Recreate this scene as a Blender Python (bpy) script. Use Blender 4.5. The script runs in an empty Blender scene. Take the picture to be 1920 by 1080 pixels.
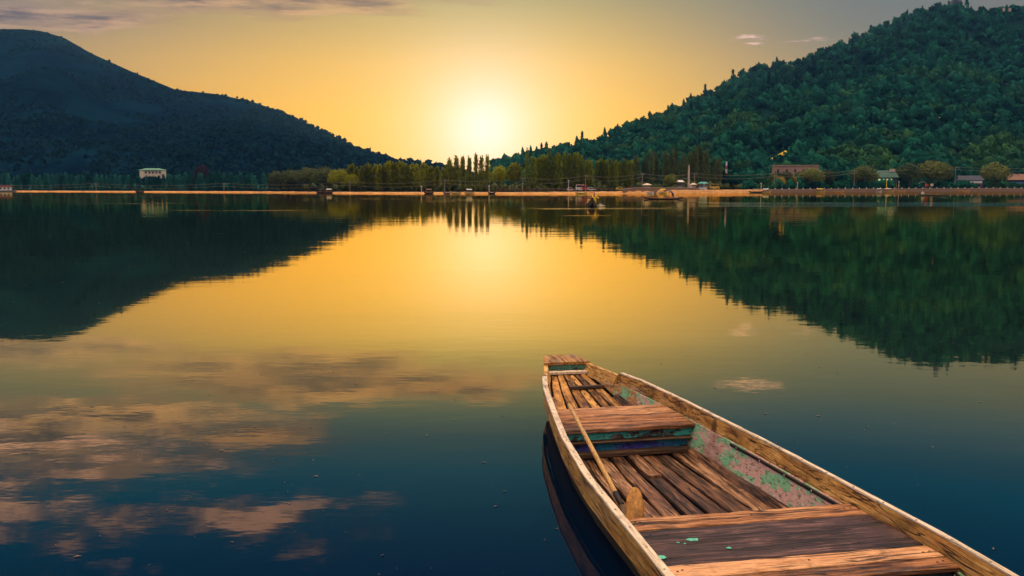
import bpy, bmesh, math, random
import numpy as np
from mathutils import Vector, Matrix
random.seed(7); rng = np.random.default_rng(7)
SC = bpy.context.scene; COL = SC.collection
# ------------------------------------------------------------------ camera
F = 1700.0; TH = math.atan(190 / F); H = 2.3          # focal length in photo pixels, pitch, eye height over the water
cam = bpy.data.cameras.new('camera'); camo = bpy.data.objects.new('camera', cam); COL.objects.link(camo)
cam.sensor_width = 36; cam.lens = 36 * F / 1920; cam.clip_start = 0.05; cam.clip_end = 12000
camo.location = (0, 0, H); camo.rotation_euler = (math.pi / 2 - TH, 0, 0); SC.camera = camo
def ray(px, py):
    x = (px - 960) / F; u = (540 - py) / F
    return Vector((x, math.cos(TH) + u * math.sin(TH), -math.sin(TH) + u * math.cos(TH)))
def G(px, py, z=0.0):                                 # the point at height z seen at that photo pixel
    d = ray(px, py); return Vector((0, 0, H)) + d * ((z - H) / d.z)
def P(px, py, Y):                                     # the point at depth Y seen at that photo pixel
    d = ray(px, py); return Vector((0, 0, H)) + d * (Y / d.y)
def AE(px, py):                                       # (x/y, z/y) of a pixel
    d = ray(px, py); return d.x / d.y, d.z / d.y
# ------------------------------------------------------------------ render / view
SC.view_settings.view_transform = 'Standard'; SC.view_settings.look = 'None'
SC.view_settings.exposure = 0.35; SC.view_settings.gamma = 1.0
SC.render.engine = 'CYCLES'
SC.cycles.use_denoising = True
SC.cycles.max_bounces = 6; SC.cycles.diffuse_bounces = 2; SC.cycles.glossy_bounces = 3
SC.cycles.transmission_bounces = 2; SC.cycles.volume_bounces = 0; SC.cycles.transparent_max_bounces = 4
SC.cycles.caustics_reflective = False; SC.cycles.caustics_refractive = False
SC.cycles.sample_clamp_indirect = 6
# ------------------------------------------------------------------ node helpers
class NT:
    def __init__(s, tree): s.t = tree; s.n = tree.nodes; s.l = tree.links
    def new(s, typ, **kw):
        n = s.n.new(typ)
        for k, v in kw.items(): setattr(n, k, v)
        return n
    def put(s, sock, v):
        if v is None: return
        if isinstance(v, bpy.types.NodeSocket): s.l.new(v, sock)
        elif isinstance(v, (tuple, list)) and sock.type == 'RGBA' and len(v) == 3: sock.default_value = (*v, 1)
        else: sock.default_value = v
    def m(s, op, a, b=None, c=None, clamp=False):
        n = s.new('ShaderNodeMath', operation=op, use_clamp=clamp)
        for i, v in enumerate((a, b, c)): s.put(n.inputs[i], v)
        return n.outputs[0]
    def v(s, op, a, b=None):
        n = s.new('ShaderNodeVectorMath', operation=op)
        s.put(n.inputs[0], a); s.put(n.inputs[1], b)
        return n.outputs['Value'] if op in ('DOT_PRODUCT', 'LENGTH') else n.outputs[0]
    def mr(s, x, a, b, c=0.0, d=1.0, smooth=True):
        n = s.new('ShaderNodeMapRange', interpolation_type='SMOOTHSTEP' if smooth else 'LINEAR')
        for i, q in enumerate((x, a, b, c, d)): s.put(n.inputs[i], q)
        return n.outputs[0]
    def mix(s, f, a, b, mode='MIX'):
        n = s.new('ShaderNodeMix', data_type='RGBA', blend_type=mode)
        s.put(n.inputs[0], f); s.put(n.inputs[6], a); s.put(n.inputs[7], b)
        return n.outputs[2]
    def ramp(s, f, stops, interp='LINEAR'):
        n = s.new('ShaderNodeValToRGB'); cr = n.color_ramp; cr.interpolation = interp
        while len(cr.elements) < len(stops): cr.elements.new(0.5)
        for e, (p, c) in zip(cr.elements, stops): e.position = p; e.color = (*c, 1)
        s.put(n.inputs[0], f); return n.outputs[0]
    def noise(s, vec, scale, detail=4.0, rough=0.55, dist=0.0, color=False):
        n = s.new('ShaderNodeTexNoise'); s.put(n.inputs['Vector'], vec)
        n.inputs['Scale'].default_value = scale; n.inputs['Detail'].default_value = detail
        n.inputs['Roughness'].default_value = rough; n.inputs['Distortion'].default_value = dist
        return n.outputs[1 if color else 0]
    def xyz(s, x, y, z):
        n = s.new('ShaderNodeCombineXYZ')
        for i, q in enumerate((x, y, z)): s.put(n.inputs[i], q)
        return n.outputs[0]
    def sep(s, vec):
        n = s.new('ShaderNodeSeparateXYZ'); s.put(n.inputs[0], vec); return n.outputs
# ------------------------------------------------------------------ world: evening sky with a hazy low sun and a bank of cloud
SUN_EL, SUN_AZ = math.radians(3.6), math.radians(-1.7)   # azimuth from +Y towards +X
W = bpy.data.worlds.new('World'); SC.world = W; W.use_nodes = True
def build_world():
    W.node_tree.nodes.clear(); t = NT(W.node_tree)
    out = t.new('ShaderNodeOutputWorld'); bg = t.new('ShaderNodeBackground')
    D = t.v('NORMALIZE', t.new('ShaderNodeTexCoord').outputs['Generated'])
    x, y, z = t.sep(D)
    S = (math.sin(SUN_AZ) * math.cos(SUN_EL), math.cos(SUN_AZ) * math.cos(SUN_EL), math.sin(SUN_EL))
    ang = t.m('MULTIPLY', t.m('ARCCOSINE', t.m('MINIMUM', t.v('DOT_PRODUCT', D, S), 0.99999)), 57.2958)
    el = t.m('MULTIPLY', t.m('ARCSINE', t.m('MAXIMUM', z, 0.0)), 57.2958)
    f = t.m('DIVIDE', el, 60.0)
    k = 1 / 60
    warm = t.ramp(f, [(0, (1.0, .43, .012)), (2.2 * k, (.98, .44, .018)), (4.5 * k, (.96, .44, .02)), (7.5 * k, (.78, .39, .045)), (11 * k, (.41, .26, .08)),
                      (14 * k, (.15, .18, .18)), (18 * k, (.0, .165, .46)), (24 * k, (.0, .07, .36)), (40 * k, (.10, .29, .62)), (1, (.16, .36, .70))])
    cool = t.ramp(f, [(0, (.62, .31, .04)), (5 * k, (.36, .23, .085)), (9 * k, (.165, .14, .115)), (12 * k, (.105, .125, .14)),
                      (17 * k, (.0, .145, .44)), (24 * k, (.0, .07, .36)), (40 * k, (.10, .29, .62)), (1, (.16, .36, .70))])
    # further from the sun the evening glow gives way to grey blue; a little quicker to the right
    side = t.m('ADD', ang, t.m('MULTIPLY', x, 12.0))
    sky = t.mix(t.mr(side, 4, 29), warm, cool)
    nis = t.new('ShaderNodeTexSky', sky_type='NISHITA'); nis.sun_disc = False
    nis.sun_elevation = SUN_EL; nis.sun_rotation = SUN_AZ; nis.dust_density = 3.0; nis.air_density = 1.2
    nsk = t.mix(1.0, nis.outputs[0], (.05, .05, .05), 'MULTIPLY')
    sky = t.mix(0.02, sky, nsk)
    # glow of the hazy sun
    g1 = t.m('POWER', 2.718, t.m('DIVIDE', t.m('SQRT', t.m('ADD', t.m('POWER', ang, 2.0), 8.0)), -3.1))
    g2 = t.m('POWER', 2.718, t.m('DIVIDE', ang, -10.0))
    sky = t.mix(1.0, sky, t.mix(g1, (0, 0, 0), (.60, .62, .12)), 'ADD')
    g0 = t.m('POWER', 2.718, t.m('DIVIDE', t.m('SQRT', t.m('ADD', t.m('POWER', ang, 2.0), 4.0)), -2.1))
    sky = t.mix(1.0, sky, t.mix(g0, (0, 0, 0), (.10, .25, 1.55)), 'ADD')
    sky = t.mix(1.0, sky, t.mix(g2, (0, 0, 0), (.12, .15, .035)), 'ADD')
    # clouds on a flat layer overhead
    iz = t.m('DIVIDE', 1.0, t.m('MAXIMUM', z, 0.03))
    u = t.m('MULTIPLY', x, iz); v = t.m('MULTIPLY', y, iz)
    uv = t.xyz(u, v, 0.0)
    wob = t.v('SCALE', t.v('SUBTRACT', t.noise(uv, 1.3, 3, color=True), (.5, .5, .5)), None)
    wob.node.inputs['Scale'].default_value = 0.9
    uvw = t.v('ADD', uv, wob); uw, vw, _ = t.sep(uvw)
    def blob(cu, cv, ru, rv, w=1.0, tilt=0.0):
        du = t.m('SUBTRACT', uw, cu); dv = t.m('SUBTRACT', vw, cv)
        if tilt: dv = t.m('SUBTRACT', dv, t.m('MULTIPLY', du, tilt))
        r = t.m('ADD', t.m('POWER', t.m('ABSOLUTE', t.m('DIVIDE', du, ru)), 2.0), t.m('POWER', t.m('ABSOLUTE', t.m('DIVIDE', dv, rv)), 2.0))
        return t.m('MULTIPLY', t.mr(r, 0.0, 1.25, 1.0, 0.0), w)
    bank = t.m('MAXIMUM', blob(-1.0, 4.75, 1.6, .85, 1.0, -.10), blob(-2.9, 5.5, 1.2, .9, .95))
    bank = t.m('MAXIMUM', bank, blob(-1.9, 3.75, 1.5, .75, .92, -.1))
    puff = t.m('MAXIMUM', blob(-.95, 2.70, 1.0, .34, .95, .1), blob(-1.9, 3.1, 1.2, .85, 1.0))
    puff = t.m('MAXIMUM', puff, blob(-1.5, 2.25, .9, .35, .7))
    puff = t.m('MAXIMUM', puff, t.m('MAXIMUM', blob(1.1, 4.45, .4, .18, .62), blob(1.8, 6.4, .5, .30, .75)))
    n1 = t.noise(t.xyz(t.m('MULTIPLY', u, 1.15), t.m('MULTIPLY', v, 1.5), 3.1), 1.5, 7, .64)
    n2 = t.noise(t.xyz(t.m('MULTIPLY', u, 1.0), t.m('MULTIPLY', v, 1.35), 8.7), 3.6, 5, .6)
    db = t.mr(t.m('ADD', t.m('MULTIPLY', bank, .62), t.m('MULTIPLY', n1, 1.0)), .66, 1.16)
    dp = t.mr(t.m('ADD', t.m('MULTIPLY', puff, .55), t.m('MULTIPLY', n2, 1.15)), .87, 1.25)
    lit = t.mr(t.noise(t.xyz(u, t.m('MULTIPLY', v, 1.7), 5.5), 2.4, 5, .6), .44, .62)
    edge = t.m('MULTIPLY', t.m('MULTIPLY', db, t.m('SUBTRACT', 1.0, db)), 3.2, None, True)
    lowv = t.mr(v, 4.05, 4.55, .75, 0.0)                # the near rim of the bank catches the light
    litb = t.m('ADD', t.m('MULTIPLY', edge, .38), t.m('ADD', t.m('MULTIPLY', lit, .30), t.m('MULTIPLY', lowv, lit)), None, True)
    near = t.mr(ang, 8, 34, 1.0, 0.0)
    cb = t.mix(litb, t.mix(near, (.095, .070, .090), (.17, .10, .075)), t.mix(near, (.74, .43, .27), (1.05, .52, .20)))
    cp = t.mix(t.mr(n2, .42, .66), (.20, .145, .17), (1.35, .76, .70))
    sky = t.mix(t.m('MULTIPLY', db, .86), sky, cb)
    sky = t.mix(t.m('MULTIPLY', dp, .85), sky, cp)
    # unseen warm cloud sheet, added overhead and behind to light the boat
    n3 = t.noise(t.xyz(u, v, 14.0), .9, 6, .6)
    hi = t.m('MULTIPLY', t.mr(el, 25, 42), t.mr(n3, .32, .56))
    sky = t.mix(t.m('MULTIPLY', hi, .9), sky, t.mix(t.mr(n3, .45, .7), (1.9, 1.34, .86), (3.1, 2.05, 1.15)))
    t.put(bg.inputs[0], sky); bg.inputs[1].default_value = 1.0
    t.l.new(bg.outputs[0], out.inputs[0])
build_world()
W.cycles.sampling_method = 'MANUAL'; W.cycles.sample_map_resolution = 1024
# the sun itself stands low behind the poplars of the far shore
sl = bpy.data.lights.new('sun', 'SUN'); sl.energy = 2.0; sl.angle = math.radians(0.55); sl.color = (1.0, .62, .28)
so = bpy.data.objects.new('sun', sl); COL.objects.link(so)
LAMP_EL, LAMP_AZ = math.radians(0.9), math.radians(-2.9)
sd = Vector((math.sin(LAMP_AZ) * math.cos(LAMP_EL), math.cos(LAMP_AZ) * math.cos(LAMP_EL), math.sin(LAMP_EL)))
so.rotation_euler = sd.to_track_quat('Z', 'Y').to_euler(); so.location = (0, 100, 300)
# ------------------------------------------------------------------ object helpers
def link(o, parent=None):
    COL.objects.link(o)
    if parent is not None: o.parent = parent
    return o
def tag(o, label=None, cat=None, group=None, kind=None):
    if label: o['label'] = label
    if cat: o['category'] = cat
    if group: o['group'] = group
    if kind: o['kind'] = kind
    return o
def empty(name, loc=(0, 0, 0), rz=0.0, label=None, cat=None, group=None):
    o = bpy.data.objects.new(name, None); o.location = loc; o.rotation_euler = (0, 0, rz); o.empty_display_size = .2
    link(o); return tag(o, label, cat, group)
def mesh_obj(name, verts, faces, mat=None, parent=None, smooth=False):
    me = bpy.data.meshes.new(name)
    if isinstance(verts, np.ndarray):
        nf, k = faces.shape
        me.vertices.add(len(verts)); me.vertices.foreach_set('co', verts.astype(np.float32).ravel())
        me.loops.add(nf * k); me.loops.foreach_set('vertex_index', faces.astype(np.int32).ravel())
        me.polygons.add(nf); me.polygons.foreach_set('loop_start', np.arange(0, nf * k, k, dtype=np.int32))
        me.update(calc_edges=True); me.validate()
    else:
        me.from_pydata([tuple(p) for p in verts], [], faces); me.update()
    if smooth: me.polygons.foreach_set('use_smooth', [True] * len(me.polygons))
    if mat: me.materials.append(mat)
    return link(bpy.data.objects.new(name, me), parent)
class MB:
    def __init__(s): s.v = []; s.f = []
    def add(s, vs, fs):
        b = len(s.v); s.v += [Vector(p) for p in vs]; s.f += [tuple(i + b for i in q) for q in fs]; return s
    def box(s, c, d, rz=0.0, taper=1.0):
        hx, hy, hz = d[0] / 2, d[1] / 2, d[2] / 2; ca, sa = math.cos(rz), math.sin(rz); vs = []
        for k, (a, b, e) in enumerate([(-1, -1, -1), (1, -1, -1), (1, 1, -1), (-1, 1, -1), (-1, -1, 1), (1, -1, 1), (1, 1, 1), (-1, 1, 1)]):
            tp = taper if e > 0 else 1.0
            X, Y = a * hx * tp, b * hy * tp
            vs.append((c[0] + X * ca - Y * sa, c[1] + X * sa + Y * ca, c[2] + e * hz))
        return s.add(vs, [(0, 3, 2, 1), (4, 5, 6, 7), (0, 1, 5, 4), (1, 2, 6, 5), (2, 3, 7, 6), (3, 0, 4, 7)])
    def loft(s, secs, cap=True, close=True):
        n = len(secs[0]); vs = [p for q in secs for p in q]; fs = []
        for i in range(len(secs) - 1):
            for j in range(n if close else n - 1):
                a, b = i * n + j, i * n + (j + 1) % n
                fs.append((a, b, b + n, a + n))
        if cap: fs += [tuple(range(n - 1, -1, -1)), tuple(range((len(secs) - 1) * n, len(secs) * n))]
        return s.add(vs, fs)
    def tube(s, pts, rad, n=8, flat=1.0):
        pts = [Vector(p) for p in pts]; secs = []
        if not isinstance(rad, (list, tuple)): rad = [rad] * len(pts)
        for i, p in enumerate(pts):
            d = (pts[min(i + 1, len(pts) - 1)] - pts[max(i - 1, 0)]).normalized()
            a = d.cross(Vector((0, 0, 1)) if abs(d.z) < .95 else Vector((1, 0, 0))).normalized(); b = d.cross(a)
            secs.append([p + a * (rad[i] * math.cos(2 * math.pi * j / n)) + b * (rad[i] * flat * math.sin(2 * math.pi * j / n)) for j in range(n)])
        return s.loft(secs)
    def build(s, name, mat, parent=None, smooth=False): return mesh_obj(name, s.v, s.f, mat, parent, smooth)
def copy_tree(o, parent=None):
    c = o.copy(); link(c, parent)
    for ch in list(o.children): copy_tree(ch, c)
    return c
# ------------------------------------------------------------------ materials
def mat_new(name):
    m = bpy.data.materials.new(name); m.use_nodes = True; m.node_tree.nodes.clear(); t = NT(m.node_tree)
    o = t.new('ShaderNodeOutputMaterial'); p = t.new('ShaderNodeBsdfPrincipled')
    t.l.new(p.outputs[0], o.inputs[0]); return m, t, p, o
def plain(name, c, rough=.7, var=.25, scale=3.0, metal=0.0, emit=None):
    m, t, p, o = mat_new(name)
    co = t.new('ShaderNodeTexCoord').outputs['Object']
    n = t.noise(co, scale, 5, .6)
    t.put(p.inputs['Base Color'], t.mix(t.mr(n, .3, .7), tuple(q * (1 - var) for q in c), tuple(min(1, q * (1 + var)) for q in c)))
    p.inputs['Roughness'].default_value = rough; p.inputs['Metallic'].default_value = metal
    if emit: p.inputs['Emission Color'].default_value = (*emit[0], 1); p.inputs['Emission Strength'].default_value = emit[1]
    return m
def foliage(name, dark, light, trans=.35, scale=.35, spec=.2):
    m, t, p, o = mat_new(name)
    pos = t.new('ShaderNodeNewGeometry')
    oi = t.new('ShaderNodeObjectInfo').outputs['Random']
    n = t.noise(pos.outputs['Position'], scale, 3, .6)
    n2 = t.noise(pos.outputs['Position'], scale * .07, 2, .5)
    at = t.new('ShaderNodeAttribute'); at.attribute_name = 'tone'
    oi = t.m('ADD', t.m('MULTIPLY', oi, .42), at.outputs['Fac'])
    f = t.m('ADD', t.m('MULTIPLY', n, .62), t.m('ADD', t.m('MULTIPLY', n2, .6), oi))
    c = t.mix(t.mr(f, .50, 1.12), dark, light)
    if name == 'forest_leaves':                     # drifts of paler, yellower species on the lower slope
        pt = t.mr(t.noise(pos.outputs['Position'], .022, 4, .6), .50, .62); zz = t.sep(pos.outputs['Position'])[2]
        c = t.mix(t.m('MULTIPLY', t.m('MULTIPLY', pt, t.mr(zz, 20, 130, .75, .2)), t.mr(f, .55, 1.0)), c, (.055, .135, .030))
    t.put(p.inputs['Base Color'], c); p.inputs['Roughness'].default_value = .6; p.inputs['Specular IOR Level'].default_value = spec
    tr = t.new('ShaderNodeBsdfTranslucent'); t.put(tr.inputs[0], t.mix(.5, c, tuple(min(1, q * 1.5) for q in light)))
    mx = t.new('ShaderNodeMixShader'); mx.inputs[0].default_value = trans
    t.l.new(p.outputs[0], mx.inputs[1]); t.l.new(tr.outputs[0], mx.inputs[2]); t.l.new(mx.outputs[0], o.inputs[0])
    return m
def wood(name, dark, mid, light, axis='Y', rough=.6, crack=.5, bump=.35, stain=None, blot=1.0, lo=None):
    m, t, p, o = mat_new(name)
    co = t.new('ShaderNodeTexCoord').outputs['Object']; r = t.new('ShaderNodeObjectInfo').outputs['Random']
    x, y, z = t.sep(co)
    if axis == 'X': x, y = y, x
    off = t.m('MULTIPLY', r, 37.0)
    rb = t.m('ADD', .62, t.m('MULTIPLY', t.m('FRACT', t.m('MULTIPLY', r, 7.3)), .8))
    def g(a, b, o2, detail=6, dist=.5): return t.noise(t.xyz(t.m('ADD', t.m('MULTIPLY', t.m('MULTIPLY', x, rb), b), off), t.m('ADD', t.m('MULTIPLY', y, a), o2), t.m('MULTIPLY', z, b)), 1.0, detail, .62, dist)
    grain = g(2.2, 34.0, 0.0, 6, .25); fine = g(10.0, 110.0, 4.0, 3, .1); blotn = g(2.6, 5.0, 9.0, 6, .9)
    f = t.m('ADD', t.m('MULTIPLY', grain, 1.0), t.m('ADD', t.m('MULTIPLY', blotn, .70 * blot), t.m('MULTIPLY', t.m('SUBTRACT', r, .5), .42)))
    lo = lo or (.62 if blot > .75 else .55)
    c = t.mix(t.mr(f, lo - .12, lo + .17), dark, mid); c = t.mix(t.mr(f, lo + .14, lo + .42), c, light)
    c = t.mix(t.mr(fine, .46, .70, 0, .5), c, tuple(q * .35 for q in mid))
    vo = t.new('ShaderNodeTexVoronoi'); t.put(vo.inputs['Vector'], t.xyz(t.m('ADD', t.m('MULTIPLY', x, 5.0), off), t.m('MULTIPLY', y, 2.2), 0.0)); vo.inputs['Scale'].default_value = 1.0
    kn = t.m('MULTIPLY', t.mr(vo.outputs['Distance'], .05, .13, 1, 0), .8)                # knots
    c = t.mix(kn, c, tuple(q * .25 for q in dark))
    gw = t.mr(g(1.6, 7.0, 31.0, 5, .6), .52, .70, 0, .45)              # silvery weathering
    c = t.mix(gw, c, (sum(mid) * .36, sum(mid) * .31, sum(mid) * .27))
    def crack_(a, b, o2, wd, lim):
        n = g(a, b, o2, 2, .15); return t.m('MULTIPLY', t.mr(t.m('ABSOLUTE', t.m('SUBTRACT', n, .5)), 0.0, wd, 1, 0), t.mr(g(1.1, 6.0, o2 + 3, 2, .2), lim, lim + .08))
    cr = t.m('MAXIMUM', crack_(.55, 15.0, 20.0, .030, .42), crack_(1.0, 26.0, 27.0, .035, .50))
    c = t.mix(t.m('MULTIPLY', cr, crack), c, tuple(q * .12 for q in dark))
    dp_ = t.mr(t.noise(t.v('ADD', co, t.xyz(off, 0.0, 0.0)), 3.2, 6, .7, .4), .52, .70, 0, .72)   # damp stains
    c = t.mix(dp_, c, tuple(q * .22 for q in mid))
    if stain:
        st = t.mr(t.noise(co, stain[1], 6, .65, .6), stain[2], stain[2] + .07)
        c = t.mix(t.m('MULTIPLY', st, stain[3]), c, stain[0])
    t.put(p.inputs['Base Color'], c); p.inputs['Roughness'].default_value = rough; p.inputs['Specular IOR Level'].default_value = .35
    b = t.new('ShaderNodeBump'); b.inputs['Strength'].default_value = bump; b.inputs['Distance'].default_value = .012
    t.put(b.inputs['Height'], t.m('SUBTRACT', t.m('ADD', grain, t.m('MULTIPLY', fine, .4)), t.m('MULTIPLY', cr, .8)))
    t.l.new(b.outputs[0], p.inputs['Normal']); return m
def peeling(name, paints, base, start=None, chips=.5, scale=1.0, STX=1.3, STY=.8):
    # flaking coats of paint over bare timber
    m, t, p, o = mat_new(name)
    co = t.new('ShaderNodeTexCoord').outputs['Object']; x, y, z = t.sep(co)
    st = t.xyz(t.m('MULTIPLY', x, STX), t.m('MULTIPLY', y, STY), t.m('MULTIPLY', z, 2.0))
    w = t.noise(t.xyz(t.m('MULTIPLY', x, 30), t.m('MULTIPLY', y, 3), t.m('MULTIPLY', z, 30)), 1.0, 5, .6, .4)
    c = t.mix(t.mr(w, .35, .65), base[0], base[1])
    h = t.m('MULTIPLY', w, .2)
    for i, (col, sc, th, soft) in enumerate(paints):
        n = t.noise(t.v('ADD', st, (i * 7.3, i * 3.1, i * 1.7)), sc * scale, 7, .68, .3)
        if start is not None and i == 0: n = t.m('ADD', n, t.mr(y, start[0], start[1], -.28, .06))
        k = t.mr(n, th, th + soft)
        if start is not None: k = t.m('MULTIPLY', k, t.mr(y, start[0] + .35, start[0] - .15, 0, 1))
        c = t.mix(k, c, col); h = t.m('ADD', h, t.m('MULTIPLY', k, .5))
    c = t.mix(t.mr(t.noise(st, 60 * scale, 3, .6), .35, .7, .45, 0), c, tuple(q * .6 for q in base[1]))
    c = t.mix(t.mr(t.noise(st, 2.6, 6, .7), .50, .70, 0, .55), c, tuple(q * .5 for q in base[0]))
    ch = t.mr(t.noise(st, 26 * scale, 5, .75), .54, .60)
    c = t.mix(t.m('MULTIPLY', ch, chips), c, tuple(q * .35 for q in base[0]))
    t.put(p.inputs['Base Color'], c); p.inputs['Roughness'].default_value = .65
    b = t.new('ShaderNodeBump'); b.inputs['Strength'].default_value = .5; b.inputs['Distance'].default_value = .006
    t.put(b.inputs['Height'], t.m('SUBTRACT', h, ch)); t.l.new(b.outputs[0], p.inputs['Normal']); return m
M = {}
M['poplar'] = foliage('sunglow_poplar_leaves', (.058, .066, .004), (.33, .34, .016), .6, .5, .05)  # warm glow near the sun painted into the leaf colour
M['poplar_glow'] = foliage('glow_green_poplar_leaves', (.044, .062, .005), (.26, .30, .018), .55, .5, .05)  # fainter sun glow painted into green leaves
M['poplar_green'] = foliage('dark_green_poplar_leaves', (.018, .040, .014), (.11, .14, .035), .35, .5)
M['poplar_dim'] = foliage('dim_blue_poplar_leaves', (.004, .040, .042), (.040, .20, .16), .2, .5, .0)  # blue dimness away from the sun painted into the leaf colour
M['willow'] = foliage('willow_leaves', (.020, .055, .016), (.19, .22, .035), .3, .5)
M['forest'] = foliage('forest_leaves', (.0003, .006, .012), (.014, .108, .064), .12, .10, .0)
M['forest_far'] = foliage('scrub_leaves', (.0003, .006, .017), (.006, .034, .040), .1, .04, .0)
M['rust'] = foliage('rusty_leaves', (.028, .020, .034), (.075, .048, .062), .2, .5, .0)
M['gold'] = foliage('golden_leaves', (.16, .11, .01), (.45, .32, .03), .4, .5)
M['bark'] = plain('bark', (.10, .075, .05), .9)
# ------------------------------------------------------------------ terrain
def interp(tab):
    xs = np.array([p[0] for p in tab], float); ys = np.array([p[1] for p in tab], float)
    return lambda q: np.interp(q, xs, ys)
SHORE_PX = [(-900, 357), (0, 359), (240, 360), (480, 361), (650, 362.5), (960, 363.7), (1260, 363), (1460, 361), (1760, 359.5), (1920, 359), (2900, 357)]
_sh = [(AE(px, py)[0], H / -AE(px, py)[1]) for px, py in SHORE_PX]
Yshore = interp(_sh)
Hbank = interp([(AE(px, 355)[0], h) for px, h in [(-900, .45), (0, .45), (480, .5), (960, .6), (1150, .8), (1250, 1.2), (1560, 1.25), (1900, 1.3), (2900, 1.3)]])
def a_of(px, py=352): return AE(px, py)[0]
def vnoise(x, y, seed=0):
    r = np.random.default_rng(seed); tb = r.random((257, 257))
    xi = np.floor(x).astype(int); yi = np.floor(y).astype(int); fx = x - xi; fy = y - yi
    fx = fx * fx * (3 - 2 * fx); fy = fy * fy * (3 - 2 * fy)
    a = tb[xi % 256, yi % 256]; b = tb[(xi + 1) % 256, yi % 256]; c = tb[xi % 256, (yi + 1) % 256]; d = tb[(xi + 1) % 256, (yi + 1) % 256]
    return (a * (1 - fx) + b * fx) * (1 - fy) + (c * (1 - fx) + d * fx) * fy
def fbm(x, y, seed=0, o=4):
    return sum(vnoise(x * 2 ** i, y * 2 ** i, seed + i) / 2 ** i for i in range(o)) / sum(1 / 2 ** i for i in range(o))
RIDGE_L = [(-1500, 200), (-900, 130), (-300, 66), (0, 54), (40, 54), (75, 57), (120, 70), (170, 99), (250, 135), (330, 168), (400, 175), (470, 189), (540, 213), (600, 243), (660, 275), (720, 297), (780, 309), (840, 318), (900, 335), (980, 349)]
RIDGE_R = [(880, 349), (925, 318), (960, 305), (1000, 297), (1030, 292), (1080, 280), (1130, 266), (1180, 243), (1240, 220), (1300, 196), (1360, 162), (1410, 136), (1440, 130), (1490, 122), (1530, 107), (1590, 81), (1640, 60), (1680, 40), (1730, 22), (1780, 15), (1830, 20), (1870, 18), (1920, 20), (2100, 10), (2500, 70), (3300, 160)]
def ridge(tab):
    q = sorted(AE(px, py) for px, py in tab); return interp(q)
eL, eR = ridge(RIDGE_L), ridge(RIDGE_R)
def hill_L(a, t):
    Yf = np.interp(a, [-1.2, -.55, -.2, 0], [620, 600, 560, 480]); Yr = np.interp(a, [-1.2, -.55, -.2, 0], [1500, 1400, 1150, 800])
    return Yf + (Yr - Yf) * t, Yr
def hill_R(a, t):
    Yf = np.interp(a, [-.05, .08, .25, .35, .6, 1.4], [520, 500, 440, 440, 465, 520]); Yr = np.interp(a, [-.05, .1, .3, .5, 1.4], [720, 780, 860, 930, 1000])
    return Yf + (Yr - Yf) * t, Yr
def hill_z(fn, e, a, t, seed, amp):
    Y, Yr = fn(a, t); zr = np.maximum(e(a) * Yr + H, 0.2); X = a * Y
    tt = np.clip(t, 0, 1)
    up = zr * (0.82 * tt + .18 * tt * tt)
    gul = (fbm(X / 130 + 50, Y / 190 + 50, seed) - .5) * amp * zr * np.sin(np.pi * tt) ** 1.2
    z = np.where(t <= 1, up + gul, zr * np.clip(1 - ((t - 1) / .8) ** 1.4, 0, 1))
    return X, Y, z - 0.4
def grid_mesh(name, X, Y, Z, mat, smooth=True):
    nr, nc = X.shape; v = np.stack([X, Y, Z], -1).reshape(-1, 3)
    i = np.arange(nr * nc).reshape(nr, nc)
    f = np.stack([i[:-1, :-1], i[:-1, 1:], i[1:, 1:], i[1:, :-1]], -1).reshape(-1, 4)
    return mesh_obj(name, v, f, mat, None, smooth)
def ground_mat(name, c0, c1, sc):
    m, t, p, o = mat_new(name); pos = t.new('ShaderNodeNewGeometry').outputs['Position']
    n = t.noise(pos, sc, 6, .65); n2 = t.noise(pos, sc * 8, 4, .6)
    t.put(p.inputs['Base Color'], t.mix(t.mr(t.m('ADD', t.m('MULTIPLY', n, .7), t.m('MULTIPLY', n2, .3)), .35, .65), c0, c1))
    p.inputs['Roughness'].default_value = 1.0; p.inputs['Specular IOR Level'].default_value = 0
    b = t.new('ShaderNodeBump'); b.inputs['Strength'].default_value = .6; b.inputs['Distance'].default_value = 2.0
    t.put(b.inputs['Height'], n2); t.l.new(b.outputs[0], p.inputs['Normal']); return m
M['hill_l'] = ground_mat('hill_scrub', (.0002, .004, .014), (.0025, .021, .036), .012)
M['hill_r'] = ground_mat('hill_soil', (.0005, .008, .010), (.006, .030, .022), .03)
def add_hill(name, fn, e, a0, a1, seed, amp, mat):
    A, T = np.meshgrid(np.linspace(a0, a1, 260), np.concatenate([np.linspace(0, 1, 110), np.linspace(1.03, 1.8, 20)]))
    X, Y, Z = hill_z(fn, e, A, T, seed, amp)
    return tag(grid_mesh(name, X, Y, Z, mat), kind='structure')
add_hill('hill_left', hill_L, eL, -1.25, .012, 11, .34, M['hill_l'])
add_hill('hill_right', hill_R, eR, -.045, 1.35, 23, .20, M['hill_r'])
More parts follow.
